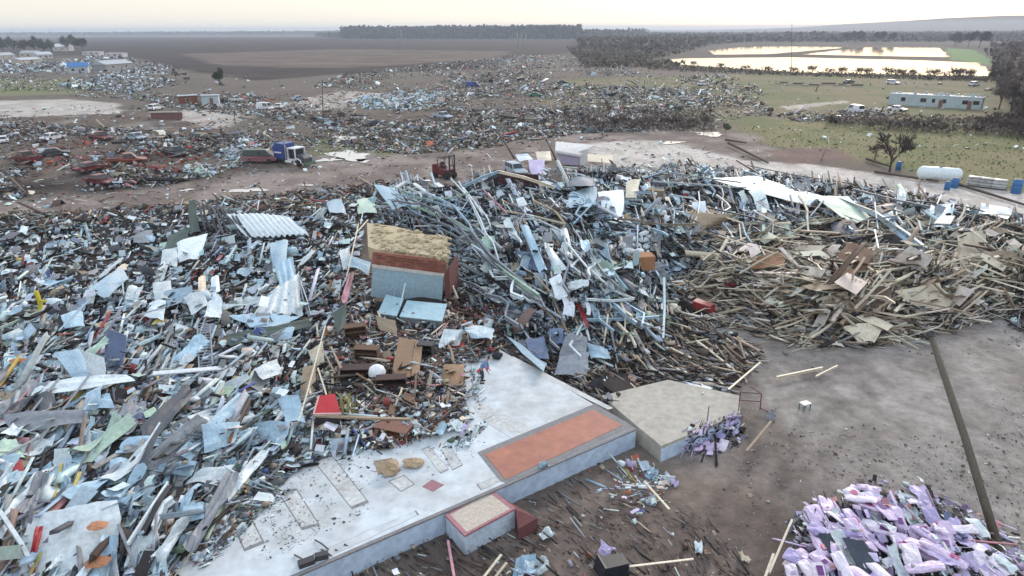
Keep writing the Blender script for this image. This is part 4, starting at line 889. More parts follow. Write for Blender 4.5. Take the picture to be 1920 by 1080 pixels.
for i, (pts, wd, k, sh) in enumerate(BEAMS):
    path = [PQ(x, y, z+.25) for x, y, z in pts]; ctr = sum(path, Vector())/len(path)
    # resample for kinks
    fine = []
    for a, b in zip(path[:-1], path[1:]):
        for j in range(3): fine.append(a.lerp(b, j/3)-ctr)
    fine.append(path[-1]-ctr)
    m = MB(); isw = k in ('TN','BE','BR','YL','OR') 
    prof = CPROF(wd, wd*.12) if not isw and wd >= .12 else [(-wd/2,-wd*.25),(wd/2,-wd*.25),(wd/2,wd*.25),(-wd/2,wd*.25)]
    m.sweep(fine, prof, wood(k) if isw else metal(k), up=(0.05,0,1) if abs((path[-1]-path[0]).normalized().z) < .9 else (1,0,0))
    nm = 'timber_board' if isw else ('steel_channel' if wd >= .12 else 'metal_trim')
    o = m.build(nm); o.location = ctr; mx_, my_ = pts[len(pts)//2][:2]
    desc = SHAPE[sh]+' '+CW[k][0]+' '+{'timber_board':'timber','steel_channel':'steel channel','metal_trim':'metal strip'}[nm]
    tag(o, lab(desc, mx_, my_, ('dusty', 'scuffed', 'twisted')), {'timber_board':'timber','steel_channel':'steel member','metal_trim':'metal trim'}[nm], {'timber_board':'loose timbers','steel_channel':'fallen steel frame members','metal_trim':'bent metal trims'}[nm])
# the fan of dark rafters
for i in range(9):
    x0 = 372+i*8; a = PQ(x0, 380+i*2, 1.9-.05*i); b = PQ(385+i*11, 432+i*2, .5); ctr = (a+b)/2; m = MB()
    mid = a.lerp(b, .5)+Vector((random.uniform(-.2,.2), 0, .15))
    m.sweep([a-ctr, mid-ctr, b-ctr], [(-.09,-.12),(.09,-.12),(.09,.12),(-.09,.12)], metal('DK') if i % 3 else metal('DG')); o = m.build('steel_rafter'); o.location = ctr
    nm = ['first', 'second', 'third', 'fourth', 'fifth', 'sixth', 'seventh', 'eighth', 'last'][i]
    tag(o, nm+' dark rafter from the left in the fan beside the white roofing', 'rafter', 'fan of dark rafters')

# --- smaller members scattered by zone, each one an object
def scatter_kind(kind, n, poly, pal, size, ang, spread, lift=.5, tilt=.25, clump=0, seed=0, avoid=None):
    pp = zone_pixels(poly, n, clump, seed, (avoid or [])+[[(872,655),(960,672),(990,700),(940,730),(880,725)]]); ks = list(pal); w_ = [pal[k] for k in ks]; rr = random.Random(seed)
    base = P(pp[:, 0], pp[:, 1])
    for i in range(n):
        px, py = pp[i]; k = rr.choices(ks, w_)[0]; L = rr.uniform(*size[0]); W_ = rr.uniform(*size[1]); d = math.hypot(base[i][0], base[i][1])
        a = ang+(float(vnoise(np.array([base[i][0]/3.2]), np.array([base[i][1]/3.2]), 410)[0])-.5)*spread*3.2+rr.gauss(0, spread*.35); yw = yaw_at(px, py, a); z = base[i][2]+lift*rr.random()**1.3
        if kind == 'sheet':
            rb = rr.random() < .3 and W_ > .5
            me = sheet_mesh('roof_sheet', L, W_, metal(k), 8, 4, rr.choice((0,rr.uniform(-1,1),rr.uniform(-1.6,1.6))), rr.uniform(-.5,.7), rr.uniform(.02,.10), rb, rr.uniform(.6,1), .018, rr.random(), rr.uniform(-.6,.6))
            nm, cat, gr, ds = 'roof_sheet', 'metal sheet', 'torn roofing sheets', ('ribbed ' if rb else '')+('broad ' if W_ > .8 else 'narrow ' if W_ < .45 else '')+CW[k][0]+' metal sheet'
        elif kind == 'board':
            me = board_mesh('timber_board', L, W_, rr.uniform(.04,.09), wood(k), rr.uniform(-.6,.6), rr.random()); nm, cat, gr, ds = 'timber_board', 'timber', 'loose timbers', ('long ' if L > 2.8 else 'short ' if L < 1.8 else '')+CW[k][0]+' timber'
        elif kind == 'ply':
            me = sheet_mesh('wall_board', L, W_, wood(k), 3, 2, rr.uniform(-.15,.15), 0, .01, False, rr.uniform(.75,1), .03, rr.random(), rr.uniform(-.2,.2)); nm, cat, gr, ds = 'wall_board', 'wall board', 'torn boards', CW[k][0]+' wall board'
        else:
            m = MB(); n_ = 5; kx = rr.uniform(-.12,.12); path = [((j/n_-.5)*L, kx*L*math.sin(j*1.3+seed), .05*L*rr.uniform(-.5,.5)) for j in range(n_+1)]
            m.sweep(path, CPROF(W_, W_*.14), metal(k)); me = bpy.data.meshes.new('steel_channel'); me.from_pydata(m.v, [], m.f); me.materials.append(metal(k))
            nm, cat, gr, ds = 'steel_channel', 'steel member', 'fallen steel frame members', ('long ' if L > 4 else '')+CW[k][0]+' steel channel'
        o = link(nm, me); o.location = (base[i][0], base[i][1], z+.05); o.rotation_euler = Euler((rr.gauss(0, tilt), rr.gauss(0, tilt), yw))
        tag(o, lab(ds, px, py, EXTRA[1:]), cat, gr)
LEFTP = [(-60,470),(60,425),(340,392),(560,400),(690,380),(660,560),(600,640),(570,760),(540,860),(430,930),(340,1060),(300,1110),(-60,1110)]
SP = dict(W=32, LB=30, G=14, DG=7, DK=5, PG=5, SL=4, CR=3, RD=1.5)
scatter_kind('sheet', 150, LEFTP, SP, ((1.1,3.4),(.3,1.1)), 42, 26, .8, .22, seed=31, avoid=[SLABCLEAR])
scatter_kind('sheet', 36, [(-40,700),(250,700),(560,780),(500,890),(340,1060),(-40,1100)], dict(W=28, LB=28, G=20, DG=10, DK=5, PG=6), ((1.8,4.6),(.3,.8)), 48, 10, .8, .15, seed=32, avoid=[SLABCLEAR])
TANG = [(700,400),(760,366),(920,358),(1040,345),(1100,335),(1300,325),(1500,345),(1720,378),(1900,440),(1450,450),(1280,520),(1240,620),(1120,690),(960,650),(870,560),(850,450),(720,430)]
scatter_kind('sheet', 60, TANG, SP, ((1.4,3.8),(.3,.9)), -45, 30, 1.0, .3, seed=33)
scatter_kind('channel', 130, TANG, dict(W=26, LB=26, G=24, DG=10, CR=8, TN=5), ((2.5,7.5),(.12,.26)), -42, 24, 1.4, .16, seed=34)
scatter_kind('channel', 36, [(700,360),(900,360),(930,470),(1050,600),(960,600),(860,470),(700,430)], dict(W=20, LB=20, G=30, PG=10, TN=8), ((3.0,7.0),(.12,.2)), -38, 12, 1.2, .12, seed=35)
TIMB = [(1290,450),(1500,415),(1880,425),(1960,500),(1850,590),(1650,640),(1520,645),(1400,600),(1290,560)]
scatter_kind('board', 215, TIMB, dict(BE=40, TN=26, CR=16, BR=10), ((2.2,6.0),(.08,.2)), 12, 26, 1.5, .18, seed=36)
scatter_kind('ply', 44, TIMB, dict(BE=40, TN=26, CR=12, BR=10, OR=5), ((1.4,3.4),(.7,1.6)), 18, 28, 1.3, .3, seed=37)
scatter_kind('channel', 14, TIMB, dict(CR=20, BE=20, G=20, DG=10), ((2.5,6),(.1,.16)), -40, 20, 1.3, .2, seed=38)
scatter_kind('board', 34, [(1100,620),(1260,600),(1420,660),(1340,730),(1130,750),(1060,700)], dict(TN=20, BR=20, BE=14, CR=10), ((1.8,4.2),(.08,.16)), -38, 22, .5, .15, seed=39, avoid=[SLABCLEAR, RAMPCLEAR])
scatter_kind('ply', 34, [(570,600),(700,610),(850,620),(870,680),(840,790),(600,790)], dict(TN=30, BR=22, BE=14, CR=14, OR=4), ((.5,1.3),(.35,.8)), 70, 40, .6, .4, seed=40)
scatter_kind('board', 30, [(570,560),(700,610),(850,620),(870,680),(840,790),(570,790)], dict(TN=26, BR=30, BE=14, CR=14), ((.8,2.2),(.07,.15)), 75, 40, .7, .35, seed=41)
scatter_kind('ply', 14, LEFTP, dict(TN=26, BR=24, OR=14, BE=10), ((.6,1.5),(.4,.8)), 45, 40, .5, .3, seed=42, avoid=[SLABCLEAR])

# ================================================================ POLES
mPole = M('weathered_pole_wood', (96,88,78), .9, var=.1, dirt=.4, scale=2, dirtc=(60,54,50))
mDarkS = M('dark_steel', (58,58,62), .6, var=.1, dirt=.3)
def pole(base, top, Y, r, label, taper=.7, mat=None, group='utility poles', arms=0, bz=0.0):
    b = PQ(*base, bz); yy = b.y+Y; t = Vector(PV(top[0], top[1], yy)); root = empty('utility_pole', b); tag(root, label, 'pole', group)
    m = MB(); m.tube([(0,0,-.3), (t-b)*.5, t-b], r, mat or mPole, 12, taper); m.build('shaft', root, smooth=True)
    d = (t-b).normalized(); p = (t-b)
    m = MB(); m.cyl(p*.985, r*.95, .22, mDarkS, d, 10); m.build('cap_band', root)
    for k in range(arms):
        m = MB(); q = p*(.95-.07*k); m.box(q, (2.4, .12, .14), mPole); ar = m.build('crossarm', root)
        for s in (-1.05, -.4, .4, 1.05):
            m = MB(); m.lathe(q+Vector((s, 0, .07)), [(.04,0),(.07,.05),(.05,.12),(.06,.18),(.02,.22)], mDockW, n=8); m.build('insulator', ar)
    return root
lp = pole((1884,1043), (1743,622), 6.5, .18, 'thick brown utility pole leaning left over the gravel yard', .72)
m = MB(); d_ = Vector(PV(1743,622,PQ(1884,1043).y+6.5))-PQ(1884,1043); m.box(d_*.985+Vector((.0,-.08,.0)), (.1,.1,.5), mDarkS); m.build('bracket', lp)
pole((967,298), (932,247), 1.5, .16, 'dark broken pole leaning left above the silver crew cab', .6)
pole((1048,309), (1024,262), 1.0, .16, 'dark broken pole leaning beside the toppled white kiosk', .6)
pole((1017,288), (1008,268), .5, .1, 'short pale stub pole behind the silver crew cab', .6, mConc)
pole((579,372), (570,342), .6, .1, 'short broken stub pole standing at the near verge of the dirt road', .6)
pole((1484,133), (1485,38), 0, .15, 'tall thin pole standing in front of the long pond', .5)
for x in (970, 978, 986): pole((x,90), (x,61), 0, .45, {970:'left',978:'middle',986:'right'}[x]+' of three tall far poles in the dark field', .7, mConc, 'three far poles')
pole((752,84), (752,55), 0, .4, 'lone pale far pole in front of the far woods', .7, mConc)
pole((1308,224), (1308,182), 0, .12, 'pale thin pole among broken trees right of the middle heap', .7, mConc)
pole((606,234), (604,150), 0, .13, 'thin grey utility pole above the middle left wreckage', .6, None, arms=1)
pole((441,245-12), (439,205), 0, .1, 'thin pole by the parking lot at upper left', .6)
pole((838,292), (836,272), 0, .06, 'thin post behind the red forklift', .7, mConc)
pole((1130,255), (1124,205), 1, .12, 'bare snapped pole in the middle heap', .5)
pole((1208,180), (1209,150), 0, .12, 'thin far pole above the middle heap', .6)

# ================================================================ VEHICLES
mGlass = bpy.data.materials.new('dark_window_glass'); mGlass.use_nodes = True; b = mGlass.node_tree.nodes['Principled BSDF']
b.inputs['Base Color'].default_value = (.02,.025,.03,1); b.inputs['Roughness'].default_value = .12
mTyre = M('tyre_rubber', (34,33,33), .9, var=0, dirt=.4); mRim = M('wheel_rim', (150,150,152), .4, .6, var=0, dirt=.3)
mLamp = M('lamp_lens', (210,205,190), .2, var=0, dirt=.1); mTail = M('tail_lens', (130,20,20), .25, var=0, dirt=.1); mChrome = M('chrome', (190,194,198), .25, .8, var=0, dirt=.2)
def carpaint(n, c): return M('paint_'+n, c, .35, 0, .05, .25, 1.0, .03, dirtc=(110,98,88))
def wheel(root, x, y, r=.34, wd=.22):
    m = MB(); m.lathe((x, y, r), [(r*.62,-wd/2),(r*.93,-wd/2),(r,-wd*.3),(r,wd*.3),(r*.93,wd/2),(r*.62,wd/2)], mTyre, 'y', 16); w_ = m.build('wheel', root, origin=None)
    m = MB(); m.lathe((x, y, r), [(r*.1,-wd*.42),(r*.6,-wd*.40),(r*.62,0),(r*.6,wd*.40),(r*.1,wd*.42)], mRim, 'y', 12); m.build('rim', w_)
def hull(m, prof, w_, mat, inset=.06):
    n = len(prof); cx = sum(p[0] for p in prof)/n; cz = sum(p[1] for p in prof)/n; vs = []
    for y, k in ((-w_/2, 1-inset), (-w_/2+.09, 1), (w_/2-.09, 1), (w_/2, 1-inset)):
        vs += [(cx+(x-cx)*(1-(1-k)*.35), y, cz+(z-cz)*k) for x, z in prof]
    fs = [tuple(range(n)), tuple(range(4*n-1, 3*n-1, -1))]+[(r*n+i, (r+1)*n+i, (r+1)*n+(i+1) % n, r*n+(i+1) % n) for r in range(3) for i in range(n)]
    m.add(vs, fs, mat)
def green(m, prof, w_, mat, tumble=.16):
    """cabin: narrows towards the roof"""
    n = len(prof); z0 = min(p[1] for p in prof); z1 = max(p[1] for p in prof); vs = []
    for s in (-1, 1): vs += [(x, s*(w_/2-tumble*(z-z0)/(z1-z0)), z) for x, z in prof]
    fs = [tuple(range(n)), tuple(range(2*n-1, n-1, -1))]+[(i, i+n, (i+1) % n+n, (i+1) % n) for i in range(n)]
    m.add(vs, fs, mat)
def vehicle(name, loc, yaw, kind, paint, label, cat, group='vehicles among the wreckage', dents=0, roof=None):
    root = empty(name, loc, yaw); tag(root, label, cat, group); W_ = 1.85
    if kind == 'pickup': L = 5.4; zb = .95; cab = [(-.55,zb),( -.45,1.62),(.75,1.66),(1.35,zb)]; wb = 1.65
    elif kind == 'suv': L = 4.9; zb = 1.0; cab = [(-2.2,zb),(-2.0,1.66),(.5,1.70),(1.25,zb)]; wb = 1.45
    elif kind == 'van': L = 5.2; zb = 1.1; cab = [(-2.5,zb),(-2.45,2.0),(1.2,2.02),(2.0,zb)]; wb = 1.6
    else: L = 4.6; zb = .88; cab = [(-1.6,zb),(-.95,1.36),(.35,1.40),(1.1,zb)]; wb = 1.35
    h = L/2; nose = zb-.08
    if kind == 'pickup': prof = [(-h,.38),(-h,.92),(-h+.1,zb),(1.35,zb),(h-.25,nose-.05),(h,.72),(h,.35),(wb+.45,.32),(-wb-.45,.32)]
    else: prof = [(-h,.36),(-h,.8),(-h+.12,zb),(1.25,zb),(h-.3,nose-.05),(h,.68),(h,.33),(0,.28)]
    m = MB(); hull(m, prof, W_, paint)
    if kind == 'pickup':     # the open bed: a dark well with rails
        pass
    for v in range(len(m.v)):
        if dents:
            x, y, z = m.v[v]; k = math.sin(x*3+v)*.05*dents; m.v[v] = (x, y+k, z-(abs(k)*1.2 if z > .6 else 0))
    body = m.build('body', root)
    if kind == 'pickup':
        m = MB(); m.box((-1.65, 0, zb+.01), (1.9, 1.5, .03), mDarkS); m.build('bed', root)
        m = MB()
        for s in (-1, 1): m.box((-1.65, s*.86, zb+.05), (2.0, .1, .12), paint)
        m.box((-2.62, 0, zb+.05), (.08, 1.7, .12), paint); m.build('bed_rail', root)
    m = MB(); rp_ = roof or paint; green(m, cab, W_-.12, rp_); m.build('cabin', root)
    def lerp(a, b, t): return (a[0]+(b[0]-a[0])*t, a[1]+(b[1]-a[1])*t)
    z0, z1 = zb, cab[2][1]; wy = lambda z, e=.012: (W_-.12)/2-.16*(z-z0)/(z1-z0)+e
    # side panes
    cuts = {'pickup': [(.08,.46),(.52,.94)], 'suv': [(.06,.30),(.34,.60),(.64,.94)], 'van': [(.58,.74),(.77,.95)], 'car': [(.10,.46),(.50,.92)]}.get(kind, [(.1,.46),(.5,.92)])
    for s in (-1, 1):
        for t0, t1 in cuts:
            zl, zh = z0+.08*(z1-z0), z0+.84*(z1-z0)
            def X(t, z): q = (z-z0)/(z1-z0); a = cab[0][0]+(cab[1][0]-cab[0][0])*q; b_ = cab[3][0]+(cab[2][0]-cab[3][0])*q; return a+(b_-a)*t
            m = MB(); pts = [Vector((X(t0,zl), s*wy(zl), zl)), Vector((X(t1,zl), s*wy(zl), zl)), Vector((X(t1,zh), s*wy(zh), zh)), Vector((X(t0,zh), s*wy(zh), zh))]
            m.prism(pts, Vector((0,-s*.03,0)), mGlass); m.build('window', root)
    for a, b_, nm in ((cab[3], cab[2], 'windscreen'), (cab[0], cab[1], 'rear_window')):
        p, q = lerp(a, b_, .1), lerp(a, b_, .88); sg = 1 if nm == 'windscreen' else -1; m = MB()
        pts = [Vector((p[0]+sg*.015, y*(W_/2-.16), p[1]+.012)) for y in (-1, 1)]+[Vector((q[0]+sg*.015, y*(W_/2-.29), q[1]+.012)) for y in (1, -1)]
        m.prism(pts, Vector((-sg*.03, 0, -.01)), mGlass); m.build(nm, root)
    for s in (-1, 1):
        m = MB(); m.box((h-.02, s*.66, .66), (.08, .34, .16), mLamp); m.build('headlight', root)
        m = MB(); m.box((-h+.02, s*.74, .74), (.08, .2, .22), mTail); m.build('taillight', root)
        wheel(root, wb, s*(W_/2-.1)); wheel(root, -wb, s*(W_/2-.1))
        m = MB(); m.box((.95, s*(W_/2+.07), zb+.1), (.12, .16, .12), mDarkS); m.build('mirror', root)
    m = MB(); m.box((h+.03, 0, .42), (.12, W_-.1, .18), mDarkS); m.build('bumper', root); m = MB(); m.box((-h-.03, 0, .44), (.1, W_-.1, .16), mDarkS); m.build('bumper', root)
    return root
pW, pS, pR, pK, pB, pD = carpaint('white', (222,226,230)), carpaint('silver', (168,182,194)), carpaint('dull_red', (104,34,38)), carpaint('black', (40,40,44)), carpaint('blue', (40,70,150)), carpaint('dark_grey', (74,76,82))
for px, py, ang, kd, pt, lb, ct, dn in [
 (966,326,-24,'suv',pS,'silver crew cab vehicle parked behind the tangle, nose to the right','car',0),
 (52,302,172,'pickup',pR,'crushed dark red pickup at the left edge of the photo','pickup truck',1.6),
 (102,292,5,'car',pD,'flattened grey car just right of the crushed red pickup','car',2),
 (443,190,175,'pickup',pW,'white pickup parked by the grey metal box at upper left','pickup truck',0),
 (412,193,5,'car',pK,'black car between the grey metal box and the white pickup','car',0),
 (293,206,10,'suv',pW,'white vehicle wreck beside the red brick stub wall','car',1.2),
 (498,206,-4,'van',pW,'white battered van right of the parking lot at upper left','van',1.2),
 (524,203,20,'car',pW,'white car touching the battered van','car',1),
 (6,268,80,'car',pW,'white and black car cut by the left edge of the photo','car',.6),
 (1602,211,170,'van',pW,'white van with dark windows left of the long pale building','van',.5),
 (1682,208,-5,'car',pW,'white car in front of the left corner of the long pale building','car',.5),
 (1591,156,3,'car',pD,'dark car with pale roof near the pond bank','car',.4),
 (1674,158,-3,'suv',pW,'white car on the grass between the pond and the long pale building','car',0),
 (1826,161,5,'suv',pW,'white vehicle beyond the right end of the long pale building','car',.4),
 (1318,160,4,'suv',pW,'white vehicle farther back right of the middle heap','car',.6),
 (1316,176,172,'car',pS,'pale vehicle nearer on the grass right of the middle heap','car',.6),
 (1573,228,0,'car',pW,'small white car half hidden by brush left of the bent tree','car',1),
 (190,262,-8,'pickup',pR,'crushed red vehicle deep in the wreckage beyond the dirt road','pickup truck',2.2),
 (170,320,12,'car',pR,'flattened bright red car nearest to the dirt road','car',2.6),
 (240,306,4,'pickup',carpaint('orange', (140,78,60)),'flattened orange pickup bed beyond the dirt road','pickup truck',2.6),
 (190,345,-6,'car',pR,'small crushed red car body by the dirt road verge','car',2.6),
 (375,262,20,'car',pD,'crushed dark grey car left of the pink and green van','car',2.4),
 (330,292,-12,'pickup',pK,'crushed black pickup deep in the wreckage left of the pale blue scraps','pickup truck',2.4),
 (100,262,10,'car',pW,'white crushed car beyond the crushed red pickup','car',2),
 (255,262,-5,'car',pS,'pale silver car wreck in the brown wreckage beyond the dirt road','car',2),
 (700,236,8,'car',pD,'dark grey car wreck near the thin grey utility pole','car',2),
 (830,222,-6,'pickup',pS,'silver pickup wreck below the bright flattened metal building','pickup truck',2),
 (560,188,4,'car',pS,'silver car just right of the white battered van','car',1.5),
 (887,163,0,'van',pB,'dark blue vehicle in the far middle heap','van',1),
 (1004,181,0,'car',carpaint('green', (60,120,96)),'green car half buried in the middle heap','car',1),
 (1055,157,0,'car',pK,'black vehicle at the back of the middle heap','car',1),
]:
    b_ = PQ(px, py); vehicle({'pickup truck':'pickup_truck','van':'van','car':'parked_car'}[ct], (b_.x, b_.y, b_.z-.05), yaw_at(px, py, ang), kd, pt, lb, ct, dents=dn)

# truck cab ----------------------------------------------------------------------
tb = PQ(545, 309); ty = yaw_at(545, 309, -6); tr = empty('truck_cab', tb, ty); tag(tr, 'wrecked heavy truck with blue sleeper and chrome stack by the dirt road', 'truck')
m = MB(); m.box((-.3,0,.75), (7.6,.9,.3), mDarkS); m.build('chassis', tr)
m = MB(); hull(m, [(-2.1,1.0),(-2.2,3.0),(-1.6,3.5),(.1,3.4),(.2,1.0)], 2.4, carpaint('royal_blue', (44,70,136))); sl = m.build('sleeper', tr)
m = MB(); m.box((-1.2,-1.22,2.05), (1.5,.04,.22), pW); m.build('stripe', sl)
m = MB(); m.cyl((.35,-1.15,2.5), .13, 2.9, mChrome, n=12); m.build('exhaust_stack', tr)
m = MB()
for x in (.75, 2.2):
    for s in (-1, 1): m.box((x, s*1.05, 1.9), (.16,.16,1.7), pW)
m.box((1.48,0,2.8), (1.7,2.3,.14), pW); m.box((1.48,0,1.1), (1.7,2.3,.25), pW); m.build('cab_shell', tr)
m = MB(); m.box((1.48,0,1.95), (1.2,1.9,1.4), mGlass); m.build('cab_interior', tr)
m = MB(); hull(m, [(2.3,.9),(2.3,1.9),(3.5,1.75),(3.8,1.4),(3.8,.6),(2.6,.6)], 1.9, pD); m.build('hood', tr)
m = MB(); m.box((4.0,0,.55), (.3,2.3,.35), carpaint('dull_green', (84,110,92))); m.build('bumper', tr)
m = MB(); m.tube([(1.9,-1.2,.5),(2.1,-1.2,1.15),(2.7,-1.2,1.35),(3.3,-1.2,1.1),(3.4,-1.2,.7)], .1, pW, 8); m.build('fender', tr)
m = MB(); m.cyl((.9,-1.05,.7), .33, 1.3, mChrome, 'x', 14); m.build('fuel_tank', tr)
for x in (2.8, -2.2, -3.4):
    for s in (-1, 1): wheel(tr, x, s*1.05, .5, .3)
b_ = PQ(490, 304); v2 = vehicle('parked_car', (b_.x, b_.y, b_.z), yaw_at(490, 304, 0), 'van', carpaint('faded_pink', (140,92,102)), 'crushed pink and dark green van just left of the blue truck cab', 'van', dents=1.5, roof=carpaint('bottle_green', (42,62,56)))

for i, (px, py, dz, k) in enumerate(((505,283,2.6,'CR'),(478,292,2.0,'PK'),(520,286,3.6,'BR'),(556,285,3.0,'W'),(470,302,.8,'LB'),(530,306,.6,'DG'),(590,306,.5,'G'),(500,300,1.4,'W'),(548,302,.8,'W'),(565,308,.5,'BR'))):
    me = sheet_mesh('roof_sheet', random.uniform(1.0,2.2), random.uniform(.4,1.0), metal(k), 8, 4, random.uniform(-1.2,1.2), .5, .1, False, .8, .03, i, .4); o = link('roof_sheet', me); o.location = PQ(px, py, 0)+Vector((0,0,dz)); o.rotation_euler = (random.gauss(0,.4), random.gauss(0,.4), random.uniform(0,6))
    tag(o, ['top','left','roof','cab','lower left','low middle','bumper','middle','stack','wheel'][i]+' '+CW[k][0]+' sheet of the scraps draped over the blue truck', 'metal sheet', 'torn roofing sheets')
# forklift ------------------------------------------------------------------------
fb = PQ(836, 334); fk = empty('forklift', fb, yaw_at(836, 334, -12)); fk.scale = (1.25,)*3; tag(fk, 'dark red forklift standing on the dirt road', 'forklift')
mFR = carpaint('maroon', (98,26,34))
m = MB(); hull(m, [(-1.5,.4),(-1.6,1.5),(-.9,1.65),(-.3,1.2),(.9,1.1),(1.0,.35)], 1.35, mFR); m.build('body', fk)
m = MB(); m.box((-1.35,0,.9), (.5,1.3,.9), mFR); m.build('counterweight', fk)
m = MB()
for s in (-1, 1): m.tube([(.75,s*.55,1.1),(.55,s*.55,2.35),(-.6,s*.55,2.4),(-.75,s*.55,1.5)], .05, mDarkS, 6)
for x in (-.45,-.2,.05,.3): m.box((x+.05,0,2.4), (.06,1.1,.04), mDarkS)
m.build('overhead_guard', fk)
m = MB()
for s in (-1, 1): m.box((1.15,s*.38,1.5), (.14,.12,2.6), mDarkS)
for z in (.6,1.6,2.7): m.box((1.15,0,z), (.1,.8,.12), mDarkS)
m.build('mast', fk)
for s in (-1, 1): m = MB(); m.box((1.85,s*.3,.18), (1.2,.12,.06), mDarkS); m.build('fork', fk)
m = MB(); m.box((-.3,0,1.35), (.5,.5,.12), mDarkS); m.box((-.55,0,1.6), (.1,.5,.5), mDarkS); m.build('seat', fk)
for x, r_ in ((.75,.42),(-1.05,.36)):
    for s in (-1, 1): wheel(fk, x, s*.62, r_, .28)

# small red tractor buried in the tangle --------------------------------------------
b_ = PQ(1305, 588); tk = empty('tractor', b_, yaw_at(1305, 588, -15)); tag(tk, 'dark machine with red seat and hood half buried between tangle and timber', 'tractor')
m = MB(); hull(m, [(-.2,.5),(-.2,1.1),(1.2,1.0),(1.3,.5)], .8, M('faded_red', (140,40,48), .5, dirt=.3)); m.build('hood', tk)
m = MB(); m.box((-.6,0,.6), (1.0,.7,.5), mDarkS); m.build('body', tk); m = MB(); m.box((-.6,0,1.15), (.5,.5,.12), mDarkS); m.box((-.85,0,1.4), (.1,.5,.5), mDarkS); m.build('seat', tk)
m = MB()
for s in (-1, 1): m.tube([(-1,s*.45,.8),(-1,s*.45,2.2),(-.1,s*.45,2.2)], .05, mDarkS, 6)
m.build('roll_bar', tk)
for s in (-1, 1): wheel(tk, -.7, s*.6, .55, .3); wheel(tk, .9, s*.5, .32, .2)
# lawn tractor beside it
b_ = PQ(1375, 548, .3); o = dup(tk, b_, (0,0,2.2), .6, 'small grey blue ride on machine left of the timber heap')
o['category'] = 'machine'

# ================================================================ TANK, DRUMS, TOTES
b_ = PQ(1758, 341); tk = empty('propane_tank', b_, yaw_at(1758, 341, -4)); tag(tk, 'long white propane tank lying by the concrete strip at the right', 'tank')
m = MB(); m.lathe((0,0,1.15), [(.05,-2.75),(.4,-2.68),(.75,-2.45),(.9,-2.15),(.92,0),(.9,2.15),(.75,2.45),(.4,2.68),(.05,2.75)], M('tank_white', (222,232,234), .35, dirt=.2, var=0), 'x', 20); m.build('shell', tk, smooth=True)
m = MB(); m.cyl((0,0,2.1), .22, .22, mGreyEdge, n=12); m.build('valve_dome', tk)
for x in (-1.7, 1.7): m = MB(); m.box((x,0,.2), (.25,1.3,.5), mConc); m.build('saddle', tk)
mBlueP = M('blue_plastic', (44,104,160), .5, var=.1, dirt=.2)
def drum(px, py, label, lying=False, k=1.0):
    b_ = PQ(px, py); r_ = empty('plastic_drum', b_, random.uniform(0,3)); tag(r_, label, 'drum', 'blue plastic drums'); r_.scale = (k,)*3
    m = MB(); m.lathe((0,0,0), [(.3,0),(.31,.04),(.29,.3),(.31,.33),(.31,.36),(.29,.4),(.31,.62),(.31,.66),(.29,.7),(.28,.9),(.22,.94)], mBlueP, n=16); m.build('shell', r_, smooth=True)
    m = MB(); m.cyl((0,0,.945), .2, .03, mDarkS, n=12); m.build('lid', r_)
    return r_
drum(1904, 362, 'large blue plastic drum at the right edge of the photo', k=1.9); drum(1789, 352, 'blue plastic drum at the near end of the white propane tank', k=1.4); drum(1775, 356, 'blue plastic drum in front of the white propane tank', k=1.2); drum(1684, 318, 'pale dusty drum between the bent tree and the propane tank', k=1.3)
mTote = M('tote_plastic', (206,208,206), .5, dirt=.5)
for i, (px, py) in enumerate(((1825,348),(1848,351),(1872,354))):
    b_ = PQ(px, py); r_ = empty('storage_tote', b_, yaw_at(px, py, -6)); tag(r_, ['left','middle','right'][i]+' of three battered white storage totes beside the propane tank', 'tote', 'white storage totes')
    m = MB(); m.prism([(-.75,-.55,1.25),(.75,-.6,1.35),(.8,.55,1.2),(-.7,.5,1.3)], .12, mTote); m.build('container', r_)
    m = MB()
    for z in (.3,.7,1.1):
        for s in (-1,1): m.box((0,s*.66,z), (1.65,.04,.04), mDarkS); m.box((s*.84,0,z), (.04,1.3,.04), mDarkS)
    m.build('cage', r_); m = MB(); m.box((0,0,.06), (1.6,1.3,.12), mDarkS); m.build('pallet', r_)

# ================================================================ KIOSK, STACK, SACKS, ROOM
Yk = PQ(1068, 312).y; kb = PQ(1068, 312); kk = empty('toppled_kiosk', kb); tag(kk, 'toppled white kiosk with pale roof slab and mauve patterned side', 'kiosk')
def rel(o, root):
    o.parent = root; o.matrix_parent_inverse = Matrix.Translation(-Vector(root.location)); return o
m = MB(); solid_front([(1042,285),(1086,290),(1084,311),(1056,308)], Yk, 1.6, M('mauve_panel', (176,168,190), .6, var=0, dirt=.7, scale=5, dirtc=(120,112,146)), m); rel(m.build('side_panel'), kk)
m = MB(); solid_front([(1086,284),(1101,279),(1102,306),(1087,311)], Yk+.1, 1.2, M('kiosk_white', (214,212,214), .5, var=0, dirt=.2), m); rel(m.build('column'), kk)
m = MB(); m.prism([Vector(PV(1041,282,Yk-.3)), Vector(PV(1088,290,Yk-.3)), Vector(PV(1113,272,Yk+2.5)), Vector(PV(1042,265,Yk+2.5))], Vector((0,0,-.35)), M('kiosk_roof', (226,224,220), .5, var=0, dirt=.25)); rel(m.build('roof'), kk)
quad_sheet([(1098,288,.6),(1150,292,.5),(1148,306,.1),(1100,302,.2)], 'CR', 'pale flat wall lying right of the toppled kiosk', 'wall piece', 'fallen_board', sag=.02, crump=.01, th=.15)
quad_sheet([(966,290,1.2),(990,288,1.3),(1000,298,.6),(975,302,.6)], 'W', 'white rounded canopy piece beyond the silver crew cab', 'canopy', 'canopy_piece')
quad_sheet([(1004,285,1.3),(1032,284,1.3),(1034,300,.5),(1010,302,.5)], 'CR', 'cream canopy piece left of the toppled kiosk', 'canopy', 'canopy_piece')
